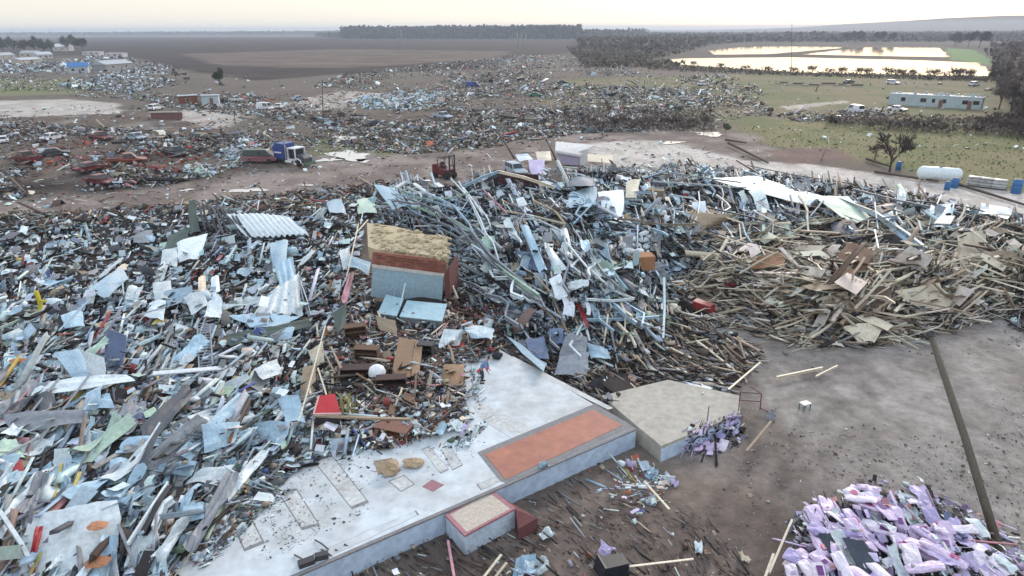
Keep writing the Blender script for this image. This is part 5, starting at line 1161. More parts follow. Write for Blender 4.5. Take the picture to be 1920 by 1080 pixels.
quad_sheet([(990,300,1.0),(1022,300,1.0),(1020,328,.1),(996,326,.1)], 'LV', 'mauve side panel right of the silver crew cab', 'metal sheet')
for i in range(8):
    z = 1.2+.30*i; c = [(1066+i*.5,350-i*.3,0),(1118-i*1.2,349,0),(1126-i*2,334,0),(1072,332,0)]
    base = [PQ(x, y, .2) for x, y, _ in c]; o = quad_sheet([(x, y, .2+.23*i) for x, y, _ in c], random.choice(['LB','LB','W','G']), ['bottom','second','third','fourth','fifth','sixth','seventh','top'][i]+' blue white sheet of the neat stack behind the tangle', 'metal sheet', seed=200+i, sag=.12, crump=.05, group='stack of blue white sheets')
mSack = M('woven_sack', (206,216,220), .7, var=.1, dirt=.25, dirtc=(150,160,160))
for i, (px, py) in enumerate(((1178,472),(1192,462),(1206,452),(1220,446),(1198,474),(1212,464),(1228,456),(1240,448),(1186,452),(1208,440),(1246,436),(1232,438),(1168,462),(1242,402),(1250,412))):
    b_ = PQ(px, py, .25); m = MB(); lump(m, (0,0,.1), .55, .34, .24, mSack, 500+i, 7, 10, .1); o = m.build('sack', smooth=True); o.location = b_; o.rotation_euler = (0, random.uniform(-.2,.2), yaw_at(px, py, 20+random.uniform(-25,25)))
    tag(o, lab('plump white sack', px, py, ('upper','lower','tilted','flat','bulging','creased','slumped','dusty','rounded','torn','smooth','squashed','dull','leaning')), 'sack', 'white sacks spilled in the tangle')
def carton(px, py, d, rz, label, c='TN', dz=.1, name='carton', cat='box', tilt=0, group='cardboard boxes', flap=True):
    b_ = PQ(px, py, dz); r_ = empty(name, b_, rot=(tilt, tilt*.5, rz)); tag(r_, label, cat, group)
    m = MB(); m.box((0,0,d[2]/2), d, wood(c)); m.build('body', r_)
    if flap:
        for s in (-1, 1): m = MB(); m.box((s*(d[0]/2+d[0]*.17), 0, d[2]-.03), (d[0]*.34, d[1]*.96, .015), wood(c), (0, s*.5, 0)); m.build('flap', r_)
    return r_
carton(1200, 503, (1.9,1.2,1.1), .2, 'brown cardboard box below the white sacks', 'OR', flap=False)
carton(1228, 372, (1.8,1.2,1.0), -.3, 'tan box standing behind the steel tangle', 'TN', flap=False)
carton(1140, 505, (1.0,.8,.6), .5, 'small pale box in the steel tangle', 'CR')
b_ = PQ(960, 372); rm = empty('collapsed_room', b_); tag(rm, 'dark collapsed room open to the sky under the pale roof frame', 'room')
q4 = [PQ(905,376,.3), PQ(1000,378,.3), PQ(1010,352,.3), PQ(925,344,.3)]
m = MB(); m.prism([p for p in q4], -.1, M('near_black_hollow', (30,24,26), .95, var=0)); rel(m.build('floor'), rm)  # floor quad laid on the heap in one near-black colour
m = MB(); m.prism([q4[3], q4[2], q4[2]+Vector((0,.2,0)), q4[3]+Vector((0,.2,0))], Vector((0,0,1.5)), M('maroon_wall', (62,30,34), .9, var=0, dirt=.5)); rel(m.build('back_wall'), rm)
for i in range(3):
    p = q4[3].lerp(q4[2], .15+.22*i); m = MB(); m.box(p+Vector((0,-.5,.6)), (.12,.12,1.3), M('maroon_post', (96,40,50), .8)); rel(m.build('wall_post'), rm)
m = MB(); cc = [PQ(1030,352,.4), PQ(1062,354,.4), PQ(1066,326,.4), PQ(1035,326,.4)]; m.prism(cc, -.1, M('near_black_hollow', (30,24,26))); o = m.build('shade_sheet'); tag(o, 'painted black shade of an opening left of the stack of blue white sheets', 'shade_patch')  # flat black sheet on the heap paints the shade inside an opening
m = MB(); cc = [PQ(1112,708,.16), PQ(1160,742,.1), PQ(1200,722,.12), PQ(1178,694,.2), PQ(1130,690,.2)]; m.prism(cc, -.1, M('near_black_hollow', (30,24,26))); o = m.build('shade_sheet'); tag(o, 'painted black shade of a hollow at the edge of the bare concrete pad', 'shade_patch')  # another flat black sheet, painting the shade of the undercut by the pad

# ================================================================ INSIDE THE BROKEN ROOMS AT THE CENTRE
quad_sheet([(748,632,1.0),(778,637,1.0),(770,705,.35),(733,712,.3)], 'TN', 'tall brown cupboard door leaning at the centre with a white mark', 'door', 'cupboard_door', mat=M('brown_laminate', (158,128,98), .6, dirt=.15), sag=0, crump=.005, th=.06, group='brown cupboard doors')
quad_sheet([(779,638,1.0),(793,643,1.0),(786,700,.4),(771,704,.4)], 'TN', 'narrow brown cupboard door beside the tall one', 'door', 'cupboard_door', mat=M('brown_laminate', (158,128,98), .6, dirt=.15), sag=0, crump=.005, th=.06, group='brown cupboard doors')
quad_sheet([(832,683,.6),(871,683,.6),(868,722,.2),(828,723,.2)], 'TN', 'squarish brown board lying left of the crouching person', 'door', 'cupboard_door', mat=M('brown_laminate', (158,128,98), .6, dirt=.15), sag=0, crump=.005, th=.06, group='brown cupboard doors')
quad_sheet([(704,592,1.2),(742,602,1.1),(744,626,.8),(712,618,.8)], 'TN', 'tan board hanging below the light blue cabinets', 'wall board', 'wall_panel_piece', mat=wood('TN'), sag=.02, crump=.02)
quad_sheet([(990,577,1.6),(1006,580,1.6),(972,626,.6),(953,618,.6)], 'BR', 'brown plank like panel leaning right of the brick wall piece', 'wall board', 'leaning_board', mat=M('mauve_brown_board', (136,114,108), .7), sag=0, crump=.01, th=.06)
quad_sheet([(578,660,1.0),(606,640,1.1),(608,680,.5),(590,688,.4)], 'CR', 'cream torn board left of the broken rooms', 'wall board', 'torn_board', mat=wood('CR'), sag=.02)
quad_sheet([(568,690,.9),(594,682,.9),(585,750,.3),(560,752,.3)], 'TN', 'tall tan cardboard strip left of the red counter', 'wall board', 'torn_board', mat=wood('TN'), sag=.03)
quad_sheet([(832,618,1.1),(872,620,1.1),(862,646,.5),(824,650,.5)], 'W', 'bright white cloth heap beyond the red clothes', 'cloth', 'white_cloth', sag=.2, crump=.12)
quad_sheet([(624,590,1.5),(650,565,1.7),(648,610,.9),(632,625,.8)], 'GN', 'dark grey wall face under the pink panel', 'wall board', 'dark_board', sag=0, crump=.01)
# counter with red top
rt = [PQ(598,742,1.0), PQ(628,738,1.0), PQ(640,775,.85), PQ(588,776,.85)]; b_ = PQ(612, 770, 0); ct_ = empty('shop_counter', b_); tag(ct_, 'counter with bright red top and white trim above the slab', 'counter')
m = MB(); m.prism(rt, Vector((0,0,-.06)), M('bright_red_laminate', (178,18,34), .45, var=0, dirt=.1)); rel(m.build('counter_top'), ct_)
m = MB(); c_ = sum(rt, Vector())/4; m.prism([p+(c_-p)*.08-Vector((0,0,.07)) for p in rt], Vector((0,0,-.7)), mDarkS); rel(m.build('cabinet_body'), ct_)
m = MB()
for i in (3, 2): m.sweep([rt[i], rt[(i+1) % 4]], [(-.04,-.08),(.04,-.08),(.04,.02),(-.04,.02)], M('pale_trim', (230,190,190), .5, dirt=.1))
rel(m.build('edge_trim'), ct_)
m = MB(); m.sweep([PQ(588,779,.8), PQ(690,784,.6), PQ(770,786,.5)], [(-.08,-.05),(.08,-.05),(.08,.05),(-.08,.05)], wood('TN')); o = m.build('shelf_board'); tag(o, 'long tan shelf edge running right from the red counter', 'shelf')
def furniture(px, py, d, rz, mat, label, name, cat, shelves=2, tilt=0.):
    b_ = PQ(px, py, 0); r_ = empty(name, b_, rot=(tilt, 0, rz)); tag(r_, label, cat, 'broken furniture')
    m = MB()
    for s in (-1, 1): m = MB(); m.box((s*d[0]/2, 0, d[2]/2), (.04, d[1], d[2]), mat); m.build('side_panel', r_)
    m = MB(); m.box((0, d[1]/2, d[2]/2), (d[0]-.05, .03, d[2]), mat); m.build('back_panel', r_)
    m = MB(); m.box((0, 0, d[2]+.02), (d[0]+.08, d[1]+.04, .04), mat); m.build('top', r_)
    for k in range(shelves): m = MB(); m.box((0, 0, d[2]*(k+.5)/shelves*.9), (d[0]-.06, d[1]-.04, .03), mat); m.build('shelf', r_)
    return r_
mDW = M('dark_walnut', (66,44,42), .7, dirt=.3)
furniture(672, 712, (1.8,.7,.8), .05, mDW, 'long dark shelf unit left of the white tub', 'shelf_unit', 'shelf'); furniture(735, 728, (1.6,.6,.7), .1, mDW, 'dark desk below the tall brown cupboard door', 'desk', 'desk', 1)
furniture(690, 680, (1.4,.6,1.0), -.1, wood('BR'), 'brown open cabinet behind the long dark shelf unit', 'open_cabinet', 'cabinet'); furniture(668, 640, (1.3,.6,1.1), .3, wood('BR'), 'brown cabinet lying below the left blue cabinet', 'open_cabinet', 'cabinet'); furniture(800, 672, (.9,.6,1.0), -.2, mDarkS, 'dark grey cabinet right of the narrow cupboard door', 'open_cabinet', 'cabinet')
furniture(740, 815, (1.7,.9,.5), -.35, M('brown_top', (122,84,66), .6, dirt=.1), 'low brown desk at the near end of the broken rooms', 'desk', 'desk', 1)
m = MB(); m.lathe((0,0,0), [(.05,0),(.35,.02),(.46,.2),(.5,.5),(.42,.75),(.25,.88),(.05,.92)], M('white_tub', (226,232,236), .4, var=0, dirt=.15), n=20); o = m.build('round_tub', smooth=True); o.location = PQ(708, 712, .1); tag(o, 'round white tub in the middle of the broken rooms', 'tub')
m = MB(); lump(m, (0,0,.2), .35, .28, .26, M('black_bag', (26,26,34), .6, var=0, dirt=.1), 9, 8, 10, .15); o = m.build('black_bag', smooth=True); o.location = PQ(933, 672, 0); tag(o, 'black bag on the slab just beyond the crouching person', 'bag')
m = MB(); lump(m, (0,0,.15), .45, .3, .22, M('red_cloth', (170,14,34), .8, var=0, dirt=.1), 10, 8, 10, .25); o = m.build('red_cloth'); o.location = PQ(858, 654, .1); tag(o, 'heap of bright red clothes beyond the crouching person', 'clothes')
m = MB(); lump(m, (0,0,.25), .45, .4, .35, M('tan_sack', (176,156,128), .9, var=0, dirt=.6, dirtc=(110,86,70)), 12, 8, 10, .25); o = m.build('tan_bundle'); o.location = PQ(733, 884, .0); tag(o, 'tan bundle on the slab with a dark stain round it', 'bundle')
m = MB(); lump(m, (0,0,.12), .5, .3, .16, M('tan_sack', (176,156,128), .9), 13, 8, 10, .3); o = m.build('tan_bundle'); o.location = PQ(775, 872, .0); tag(o, 'flat tan scrap heap right of the stained bundle on the slab', 'bundle')
for i in range(46):    # pale papers and clothes at the edge of the slab
    px, py = random.uniform(735, 882), random.uniform(756, 812); k = random.choice(['W','W','LV','CR','G','LB'])
    me = sheet_mesh('paper_bundle', random.uniform(.35,.8), random.uniform(.25,.5), metal(k), 5, 4, random.uniform(-1,1), random.uniform(-.6,.6), random.uniform(.02,.06), False, 1, .03, random.random(), .4)
    o = link('crumpled_cloth', me); o.location = PQ(px, py, random.uniform(.1,.4)); o.rotation_euler = (random.gauss(0,.35), random.gauss(0,.35), random.uniform(0,6))
    tag(o, lab('crumpled '+CW[k][0]+' cloth', px, py, EXTRA[1:]), 'cloth', 'crumpled cloths at the slab edge')
for i in range(14):
    m = MB(); a = Vector((random.uniform(-.4,.4), random.uniform(-.3,.3), 0)); m.tube([a, a+Vector((random.uniform(-.15,.15),0,.5)), a*1.3+Vector((random.uniform(-.3,.3),0,.95))], .03, M('dry_stalk', (150,150,96), .9), 5)
    o = m.build('bamboo_stick'); o.location = PQ(652, 772, .7); tag(o, 'thin yellow green stick of the bunch on the red counter', 'stick', 'yellow green sticks on the red counter')
# yellow arm, white chair, dark handrails, vehicles' odds
b_ = PQ(80, 588, .4); r_ = empty('yellow_arm', b_); tag(r_, 'yellow hooked machine arm sticking up at the left', 'machine arm'); mY = M('machine_yellow', (200,186,40), .5, var=0, dirt=.2)
m = MB(); m.sweep([(0,0,0),(.02,0,1.2),(-.03,0,1.7)], [(-.1,-.1),(.1,-.1),(.1,.1),(-.1,.1)], mY, up=(0,1,0)); m.build('upright', r_)
m = MB(); m.box((.25,0,.95), (.5,.12,.14), mY); m.build('crossbar', r_); m = MB(); m.box((0,0,.2), (.35,.35,.5), mY); m.build('base', r_)
b_ = PQ(1508, 768); r_ = empty('plastic_stool', b_, .4); tag(r_, 'small overturned white plastic stool alone on the gravel yard', 'stool')
m = MB(); m.box((0,0,.42), (.55,.4,.05), mTote); m.build('seat', r_)
for sx in (-1,1):
    for sy in (-1,1): m = MB(); m.box((sx*.24,sy*.16,.2), (.05,.05,.42), M('teal_plastic', (90,130,134), .5)); m.build('leg', r_)
b_ = PQ(1405, 752); r_ = empty('handrail', b_); tag(r_, 'bent dark red handrail at the right end of the concrete pad', 'handrail'); mHR = M('rail_red', (100,52,58), .6)
for pts, nm in (([(1385,770,0),(1388,735,.9)],'post'),([(1425,768,0),(1428,738,.9)],'post'),([(1388,735,.9),(1428,738,.9)],'top_rail'),([(1386,750,.5),(1427,753,.5)],'middle_rail'),([(1405,724,1.1),(1428,738,.9)],'bent_rail'),([(1425,765,.1),(1455,778,.05)],'bent_rail')):
    m = MB(); m.tube([PQ(*p) for p in pts], .03, mHR, 6); rel(m.build(nm), r_)
quad_sheet([(1283,715,.15),(1302,710,.15),(1338,726,.12),(1318,737,.12)], 'W', 'white board lying at the back of the bare concrete pad', 'board', 'white_board', sag=.01, crump=.005, th=.08)
quad_sheet([(1440,772,.3),(1456,776,.3),(1452,788,.1),(1436,786,.1)], 'G', 'small grey panel at the foot of the bent handrail', 'board', 'small_board')
for i, (px, py, r1) in enumerate(((590,1012,.5),(602,1030,.5),(552,1040,.4),(566,1048,.5),(645,1020,.4),(628,1030,.4))):
    m = MB(); p0 = PQ(px, py, .05); p1 = PQ(px+26, py+18, .05); m.tube([p0, (p0+p1)/2+Vector((0,0,.05)), p1], .03, mDarkS, 6); o = m.build('metal_rod'); tag(o, lab('short dark rod', px, py, ('thin','bent','straight','loose','dull','rusty')), 'rod', 'dark rods on the slab floor')
m = MB(); m.box((0,0,.1), (.6,.3,.2), mDarkS, (0,0,.5)); m.box((.5,.3,.12), (.5,.25,.22), mDarkS, (0,0,.3)); o = m.build('dark_scrap'); o.location = PQ(575, 1058, .0); tag(o, 'black angular scrap at the near left edge of the slab', 'scrap')
# odd pieces in front of the dock wall
for px, py, d, k, lb in ((1020,845+25,(.5,.3,.1),'LB','light blue torn scrap left on the dirt under the dock wall'),(1222,888,(.7,.5,.15),'LB','pale blue rag hanging off the corner of the slab'),(1212,880,(.5,.6,.1),'W','white rag below the slab corner'),(1250,895,(.6,.4,.3),'W','white crumpled bag on the dirt near the slab corner'),(1265,905,(.4,.3,.2),'LV','small lavender bag on the dirt near the slab corner'),(1024,1003,(.6,.45,.1),'W','white torn bag right of the entry platform'),(1310,1026,(.6,.3,.12),'W','white torn scrap between the platform and the lavender packages'),(1137,1032,(.5,.6,.12),'LV','lavender scrap beside the black bin'),(985,1060,(.9,.8,.1),'LB','light blue box lid at the bottom of the photo'),(1010,1062,(.6,.8,.2),'W','white bag next to the light blue box lid'),(972,1078,(.6,.4,.3),'LB','light blue container at the bottom edge'),(1395,1045,(.5,.3,.12),'CR','cream scrap left of the lavender packages')):
    p = PQ(px, py, .15); me = sheet_mesh('rag', d[0], d[1], metal(k), 6, 5, random.uniform(-.8,.8), .6, .07, False, 1, d[2]*.5, px, .5); o = link('torn_bag', me); o.location = p; o.rotation_euler = (random.uniform(-.3,.3), random.uniform(-.3,.3), random.uniform(0,6)); tag(o, lb, 'bag', 'torn bags and scraps in front of the slab'); USED[lb] = 1
b_ = PQ(1150, 1075); r_ = empty('wheeled_bin', b_, .3); tag(r_, 'black overturned wheeled bin at the bottom of the photo', 'bin'); mBin = M('black_plastic', (30,36,44), .5, var=0, dirt=.2)
m = MB(); m.prism([(-.55,-.35,.7),(.5,-.3,.62),(.5,.3,.62),(-.55,.35,.7)], .05, mBin); m.build('bin_body', r_); m = MB(); m.box((-.6,0,.4), (.08,.8,.75), mBin, (0,.2,0)); m.build('lid', r_)
for s in (-1, 1): wheel(r_, .45, s*.3, .13, .06)

# ================================================================ LAVENDER PACKAGES (wrapped bundles, bottom right)
mPk = [M('lavender_wrap', (212,194,224), .45, var=.12, dirt=.15, scale=3, dirtc=(150,120,190)), M('white_wrap', (226,218,232), .45, var=.1, dirt=.15, scale=3, dirtc=(170,150,210)), M('violet_wrap', (172,162,206), .45, var=.15, dirt=.2, scale=3, dirtc=(110,90,170))]
mPrint = M('purple_print', (112,58,128), .5, var=.1, dirt=.2); mNavy = M('dark_slate_panel', (52,62,76), .6, var=.1, dirt=.15); mPinkP = M('magenta_print', (176,60,120), .5)
def package(px, py, L, W_, T, ang, dz, mat, label, sd, prn=True):
    rr = random.Random(sd); b_ = PQ(px, py, dz); r_ = empty('wrapped_package', b_, rot=(rr.gauss(0,.22), rr.gauss(0,.22), yaw_at(px, py, ang))); tag(r_, label, 'package', 'lavender wrapped packages')
    m = MB(); nx, ny = 8, 5; vs = []
    for s in (1, -1):
        for i in range(nx+1):
            for j in range(ny+1):
                u, v = i/nx*2-1, j/ny*2-1; e = (1-u**6)*(1-v**6)
                vs.append((u*L/2*(1-.04*v*v), v*W_/2*(1-.06*u*u), s*T/2*(.35+.65*e)+.03*math.sin(u*5+sd)*math.sin(v*4+sd)))
    s = ny+1; N = (nx+1)*s; fs = []
    for i in range(nx):
        for j in range(ny): q = i*s+j; fs.append((q, q+s, q+s+1, q+1)); fs.append((N+q, N+q+1, N+q+s+1, N+q+s))
    rim = [j for j in range(s)]+[i*s+ny for i in range(1, nx+1)]+[nx*s+j for j in range(ny-1, -1, -1)]+[i*s for i in range(nx-1, 0, -1)]
    for q in range(len(rim)): a, b2 = rim[q], rim[(q+1) % len(rim)]; fs.append((a, b2, N+b2, N+a))
    m.add(vs, fs, mat); m.build('wrapping', r_, smooth=False)
    if prn:
        m = MB(); w2 = rr.uniform(.15,.3)*L; x = rr.uniform(-.25,.25)*L; m.box((x, rr.uniform(-.1,.1)*W_, T/2+.03), (w2, W_*rr.uniform(.35,.6), .012), rr.choice([mPrint, mPrint, mPinkP, mPk[2]])); m.build('printed_band', r_)
    return r_
pile = [(1480,1090),(1510,1000),(1540,950),(1620,915),(1740,940),(1830,1000),(1900,1090)]
pp = zone_pixels(pile, 62)
pp = pp[np.argsort(pp[:, 1])]
adj = ['pale','glossy','creased','crushed','split','bulging','flat','tilted','dusty','torn','plump','short','long','slumped']
for i, (px, py) in enumerate(pp):
    mt = random.choice([0,0,1,1,2]); ds = ['lavender','white','violet'][mt]+' wrapped package'
    rim_ = ('at the back of the pile' if py < 960 else 'low at the front of the pile' if py > 1050 else 'in the body of the pile')+(' near its left side' if px < 1600 else ' near the leaning pole' if px > 1780 else ' in the centre')
    l = None
    for a in adj:
        s = a+' '+ds+' '+rim_
        if s not in USED: USED[s] = 1; l = s; break
    package(px, py, random.uniform(.9,1.7), random.uniform(.4,.65), random.uniform(.12,.26), -48+random.gauss(0,22), random.uniform(.1,.6), mPk[mt], l or ds+' '+rim_, i, random.random() < .55)
for i, (c4, l) in enumerate(((([(1528,1000,.9),(1565,1000,.9),(1560,1035,.5),(1535,1035,.5)]),'smaller dark slate panel on the lavender packages'),(([(1580,1008,1.0),(1620,1015,1.0),(1660,1060,.5),(1620,1080,.4)]),'large dark slate panel across the lavender packages'),(([(1475,940+40,.3),(1492,960,.3),(1500,975,.2),(1480,1000,.2)]),'dark splintered panel left of the lavender packages'))):
    quad_sheet(c4, 'DK', l, 'panel', 'slate_sheet', mat=mNavy, sag=.02, crump=.02, group='dark panels on the packages', th=.05)
for i, (px, py) in enumerate(((1320,828),(1345,815),(1362,800),(1336,838),(1370,790),(1355,835),(1310,840))):
    package(px, py, .8, .45, .2, -40+i*20, .15, mPk[(i*2) % 3], ['left','upper','top','lower','rightmost','lowest right','lowest left'][i]+' of the few lavender packages at the foot of the concrete pad', 90+i, i % 2 == 0)
def bundle_litter():
    litter('purple and white shreds around the lavender packages', [(1470,1090),(1500,960),(1620,905),(1760,925),(1900,1010),(1990,1100)], 1500, dict(LV=34, W=22, PU=12, DK=18, PK=8, G=6), .2, -48, 22, (.7,.1,.2), seed=60, lift=.4)
    litter('purple shreds under the right end of the concrete pad', [(1290,800),(1385,775),(1395,830),(1330,860),(1280,850)], 350, dict(LV=30, PU=20, DK=40, W=10), .2, 40, 30, (.7,.1,.2), seed=61, lift=.12, tilt=.15)
bundle_litter()
scatter_kind('sheet', 34, [(1500,1080),(1530,970),(1620,925),(1740,945),(1850,1010),(1890,1080)], dict(LV=40, W=40, DK=8, SL=8), ((.8,1.9),(.3,.7)), -48, 14, .5, .2, seed=80)

# ================================================================ PERSON bending over the slab
def skinned(name, joints, edges, radii, mat, parent, lv=2):
    me = bpy.data.meshes.new(name); me.from_pydata(joints, edges, []); me.materials.append(mat); o = link(name, me, parent)
    sm = o.modifiers.new('skin', 'SKIN'); sm.use_smooth_shade = True
    for i, r_ in enumerate(radii):
        sv_ = me.skin_vertices[0].data[i]; sv_.radius = (r_, r_) if not hasattr(r_, '__len__') else r_; sv_.use_root = (i == 0)
    ss = o.modifiers.new('sub', 'SUBSURF'); ss.levels = lv; ss.render_levels = lv
    return o
mSkin = M('skin', (172,124,100), .6, var=0, dirt=0, bump=0); mJk = M('blue_jacket', (112,140,178), .8, var=0, dirt=.1); mVs = M('red_orange_shirt', (206,58,58), .8, var=0, dirt=.1); mTr = M('dark_trousers', (50,58,74), .85, var=0, dirt=.1); mHair = M('dark_hair', (30,24,22), .8, var=0, dirt=0); mShoe = M('shoes', (28,28,32), .7, var=0)
pb = PQ(903, 717, 0); pr = empty('person', pb, 0); tag(pr, 'person in blue jacket and red orange shirt bending over on the white slab', 'person')
# leaning to the right (x+), feet apart; joints in metres
J = dict(hip=(0,0,.86), sp=(.10,.02,1.05), ch=(.22,.05,1.24), nk=(.34,.07,1.38), hd=(.40,.07,1.44), ht=(.47,.05,1.56),
 lh=(-.02,.10,.83), lk=(.10,.13,.46), la=(-.02,.15,.09), lt=(.16,.17,.04), rh=(-.02,-.10,.83), rk=(.12,-.12,.45), ra=(-.06,-.16,.09), rt=(.12,-.19,.04),
 ls=(.28,.24,1.30), le=(.36,.27,1.02), lw=(.42,.20,.78), rs=(.24,-.14,1.28), re=(.30,-.22,1.0), rw=(.38,-.16,.76))
def chain(keys): return [J[k] for k in keys]
jn = ['hip','sp','ch','nk','hd','ht','lh','lk','la','lt','rh','rk','ra','rt','ls','le','lw','rs','re','rw']; ix = {k: i for i, k in enumerate(jn)}
ed = [('hip','sp'),('sp','ch'),('ch','nk'),('nk','hd'),('hd','ht'),('hip','lh'),('lh','lk'),('lk','la'),('la','lt'),('hip','rh'),('rh','rk'),('rk','ra'),('ra','rt'),('ch','ls'),('ls','le'),('le','lw'),('ch','rs'),('rs','re'),('re','rw')]
ra_ = dict(hip=.11,sp=.10,ch=.12,nk=.05,hd=.085,ht=.075,lh=.085,lk=.055,la=.04,lt=.035,rh=.085,rk=.055,ra=.04,rt=.035,ls=.06,le=.04,lw=.028,rs=.06,re=.04,rw=.028)
js = [J[k] for k in jn]; es = [(ix[a], ix[b2]) for a, b2 in ed]; rs_ = [ra_[k] for k in jn]
# hands with fingers grow out of the wrists
for wk in ('lw', 'rw'):
    w0 = Vector(J[wk]); dn = Vector((.45,0,-.9)).normalized(); sd_ = Vector((0,1,0)); fw = dn.cross(sd_)
    palm = w0+dn*.08; js.append(tuple(palm)); rs_.append(.03); pi = len(js)-1; es.append((ix[wk], pi))
    for f in range(4):
        a = palm+sd_*(.02*(f-1.5))+dn*.03; b2 = a+dn*(.045-.004*abs(f-1.5))+fw*.012; c2 = b2+dn*.025+fw*.02
        k = len(js); js += [tuple(a), tuple(b2), tuple(c2)]; rs_ += [.010, .009, .007]; es += [(pi, k), (k, k+1), (k+1, k+2)]
    a = palm-dn*.03+sd_*.035; b2 = a+dn*.03+sd_*.02; k = len(js); js += [tuple(a), tuple(b2)]; rs_ += [.012, .009]; es += [(pi, k), (k, k+1)]
body = skinned('body', js, es, rs_, mSkin, pr)
skinned('trousers', [(-.005,0,.92),(-.02,.0,.85),(-.02,.1,.80),(.09,.13,.46),(-.01,.15,.13),(-.02,-.1,.80),(.11,-.12,.45),(-.05,-.16,.13)], [(0,1),(1,2),(2,3),(3,4),(1,5),(5,6),(6,7)], [.13,.13,.115,.085,.065,.115,.085,.065], mTr, pr)
skinned('jacket', [(-.0,.01,.90),(.09,.02,1.04),(.21,.05,1.24),(.31,.07,1.35),(.28,.23,1.29),(.36,.27,1.02),(.41,.21,.82),(.24,-.13,1.27),(.30,-.22,1.0),(.37,-.17,.80)], [(0,1),(1,2),(2,3),(2,4),(4,5),(5,6),(2,7),(7,8),(8,9)], [.15,.145,.16,.08,.085,.07,.05,.085,.07,.05], mJk, pr)
skinned('shirt', [(.26,-.10,1.12),(.33,-.2,1.0),(.37,-.2,.92)], [(0,1),(1,2)], [.12,.10,.09], mVs, pr)
skinned('waist_bag', [(-.13,-.12,.92),(-.15,-.14,.72)], [(0,1)], [.12,.10], mVs, pr)
for s, a, t in ((1,'la','lt'),(-1,'ra','rt')): skinned('shoe', [(J[a][0]-.04,J[a][1],.05),(J[t][0]+.06,J[t][1],.045)], [(0,1)], [.055,.045], mShoe, pr)
skinned('hair', [(.38,.06,1.52),(.45,.04,1.60),(.50,.04,1.57)], [(0,1),(1,2)], [.085,.09,.075], mHair, pr)
m = MB()   # face: nose, ears, mouth, eyes
m.box((.555,.04,1.50), (.035,.02,.03), mSkin); m.build('nose', pr)
for s in (-1, 1):
    m = MB(); m.lathe((.54,.05+s*.03,1.525), [(.002,-.01),(.011,0),(.002,.01)], mHair, 'x', 8); m.build('eye', pr)
    m = MB(); m.lathe((.44,.055+s*.085,1.50), [(.01,-.01),(.028,0),(.01,.01)], mSkin, 'y', 8); m.build('ear', pr)
m = MB(); m.box((.53,.045,1.46), (.012,.045,.01), mVs); m.build('mouth', pr)

# ================================================================ TREES
mBark = M('grey_brown_bark', (88,76,70), .95, var=.2, dirt=.3, scale=3); mTwig = M('twigs', (104,90,84), .95, var=.25, dirt=.2, bump=0); mTwigD = M('dark_twigs', (74,62,60), .95, var=.25, dirt=.2, bump=0); mEver = M('dull_leaves', (82,90,66), .9, var=.25, dirt=.3, scale=1, bump=0)
def tree_meshes(seed, h=8, spread=.55, levels=4, twig=mTwig, bush=False, tw=.045, leaf=None):
    rr = random.Random(seed); T = MB(); Cn = MB()
    def seg(m, a, b, r0, r1, mat, n=4): m.sweep([a, b], [(r0*math.cos(2*math.pi*k/n), r0*math.sin(2*math.pi*k/n)) for k in range(n)], mat, taper=r1/r0, cap=False)
    def grow(p, d, L, r, lv):
        q = p+d*L; seg(T if lv < 2 else Cn, p, q, max(r, tw), max(r*.65, tw*.8), mBark if lv < 2 else twig, 5 if lv < 2 else 3)
        if lv >= levels:
            if leaf:
                for _ in range(7):
                    c = q+Vector((rr.gauss(0,.5),rr.gauss(0,.5),rr.gauss(0,.4))); a = Vector((rr.gauss(0,1),rr.gauss(0,1),rr.gauss(0,1))).normalized()*rr.uniform(.2,.45); b2 = a.orthogonal().normalized()*rr.uniform(.15,.35)
                    Cn.add([c-a-b2, c+a-b2, c+a+b2, c-a+b2], [(0,1,2,3)], leaf)
            return
        k = rr.choice((3,4)) if lv else rr.choice((4,5))
        for i in range(k):
            nd = (d+Vector((rr.gauss(0,spread),rr.gauss(0,spread),rr.gauss(.12,spread*.6)))).normalized()
            t = rr.uniform(.45,1) if lv < 3 else rr.uniform(.2,1)
            grow(p+d*L*t, nd, L*rr.uniform(.55,.82), r*.55, lv+1)
    if bush:
        for _ in range(9): grow(Vector((rr.gauss(0,.3)*h*.3,rr.gauss(0,.3)*h*.3,0)), Vector((rr.gauss(0,.6),rr.gauss(0,.6),1)).normalized(), h*.3, .03*h/4, 1)
    else: grow(Vector((0,0,-.2)), Vector((rr.gauss(0,.06),rr.gauss(0,.06),1)).normalized(), h*.34, h*.022, 0)
    return T, Cn
TREES = {}
def tree(key, px, py, s, label, name='bare_tree', cat='tree', group=None, rz=None, lean=0):
    b_ = PQ(px, py) if py > 170 else Vector(PZ(px, py, 0.))
    rz = random.uniform(0, 6) if rz is None else rz
    if key not in TREES:
        root = empty(name, b_); T, Cn = TREEDEF[key](); T.build('trunk', root); Cn.build('crown', root); TREES[key] = root; r_ = root
    else: r_ = dup(TREES[key]); r_.name = name; r_.location = b_
    r_.rotation_euler = (0, lean, rz); r_.scale = (s, s, s); tag(r_, label, cat, group)
    if group is None and 'group' in r_: del r_['group']
    return r_
TREEDEF = {}
for k in range(3): TREEDEF['bare%d' % k] = (lambda k=k: tree_meshes(10+k, 9, .55, 5, mTwigD if k == 1 else mTwig, tw=.04))
for k in range(3): TREEDEF['bush%d' % k] = (lambda k=k: tree_meshes(30+k, 4, .6, 4, mTwig if k != 1 else mTwigD, True, tw=.03))
for k in range(2): TREEDEF['far%d' % k] = (lambda k=k: tree_meshes(50+k, 10, .6, 4, mTwigD, tw=.12, leaf=mTwigD))
for k in range(2): TREEDEF['ever%d' % k] = (lambda k=k: tree_meshes(60+k, 12, .5, 4, mTwigD, tw=.12, leaf=mEver))
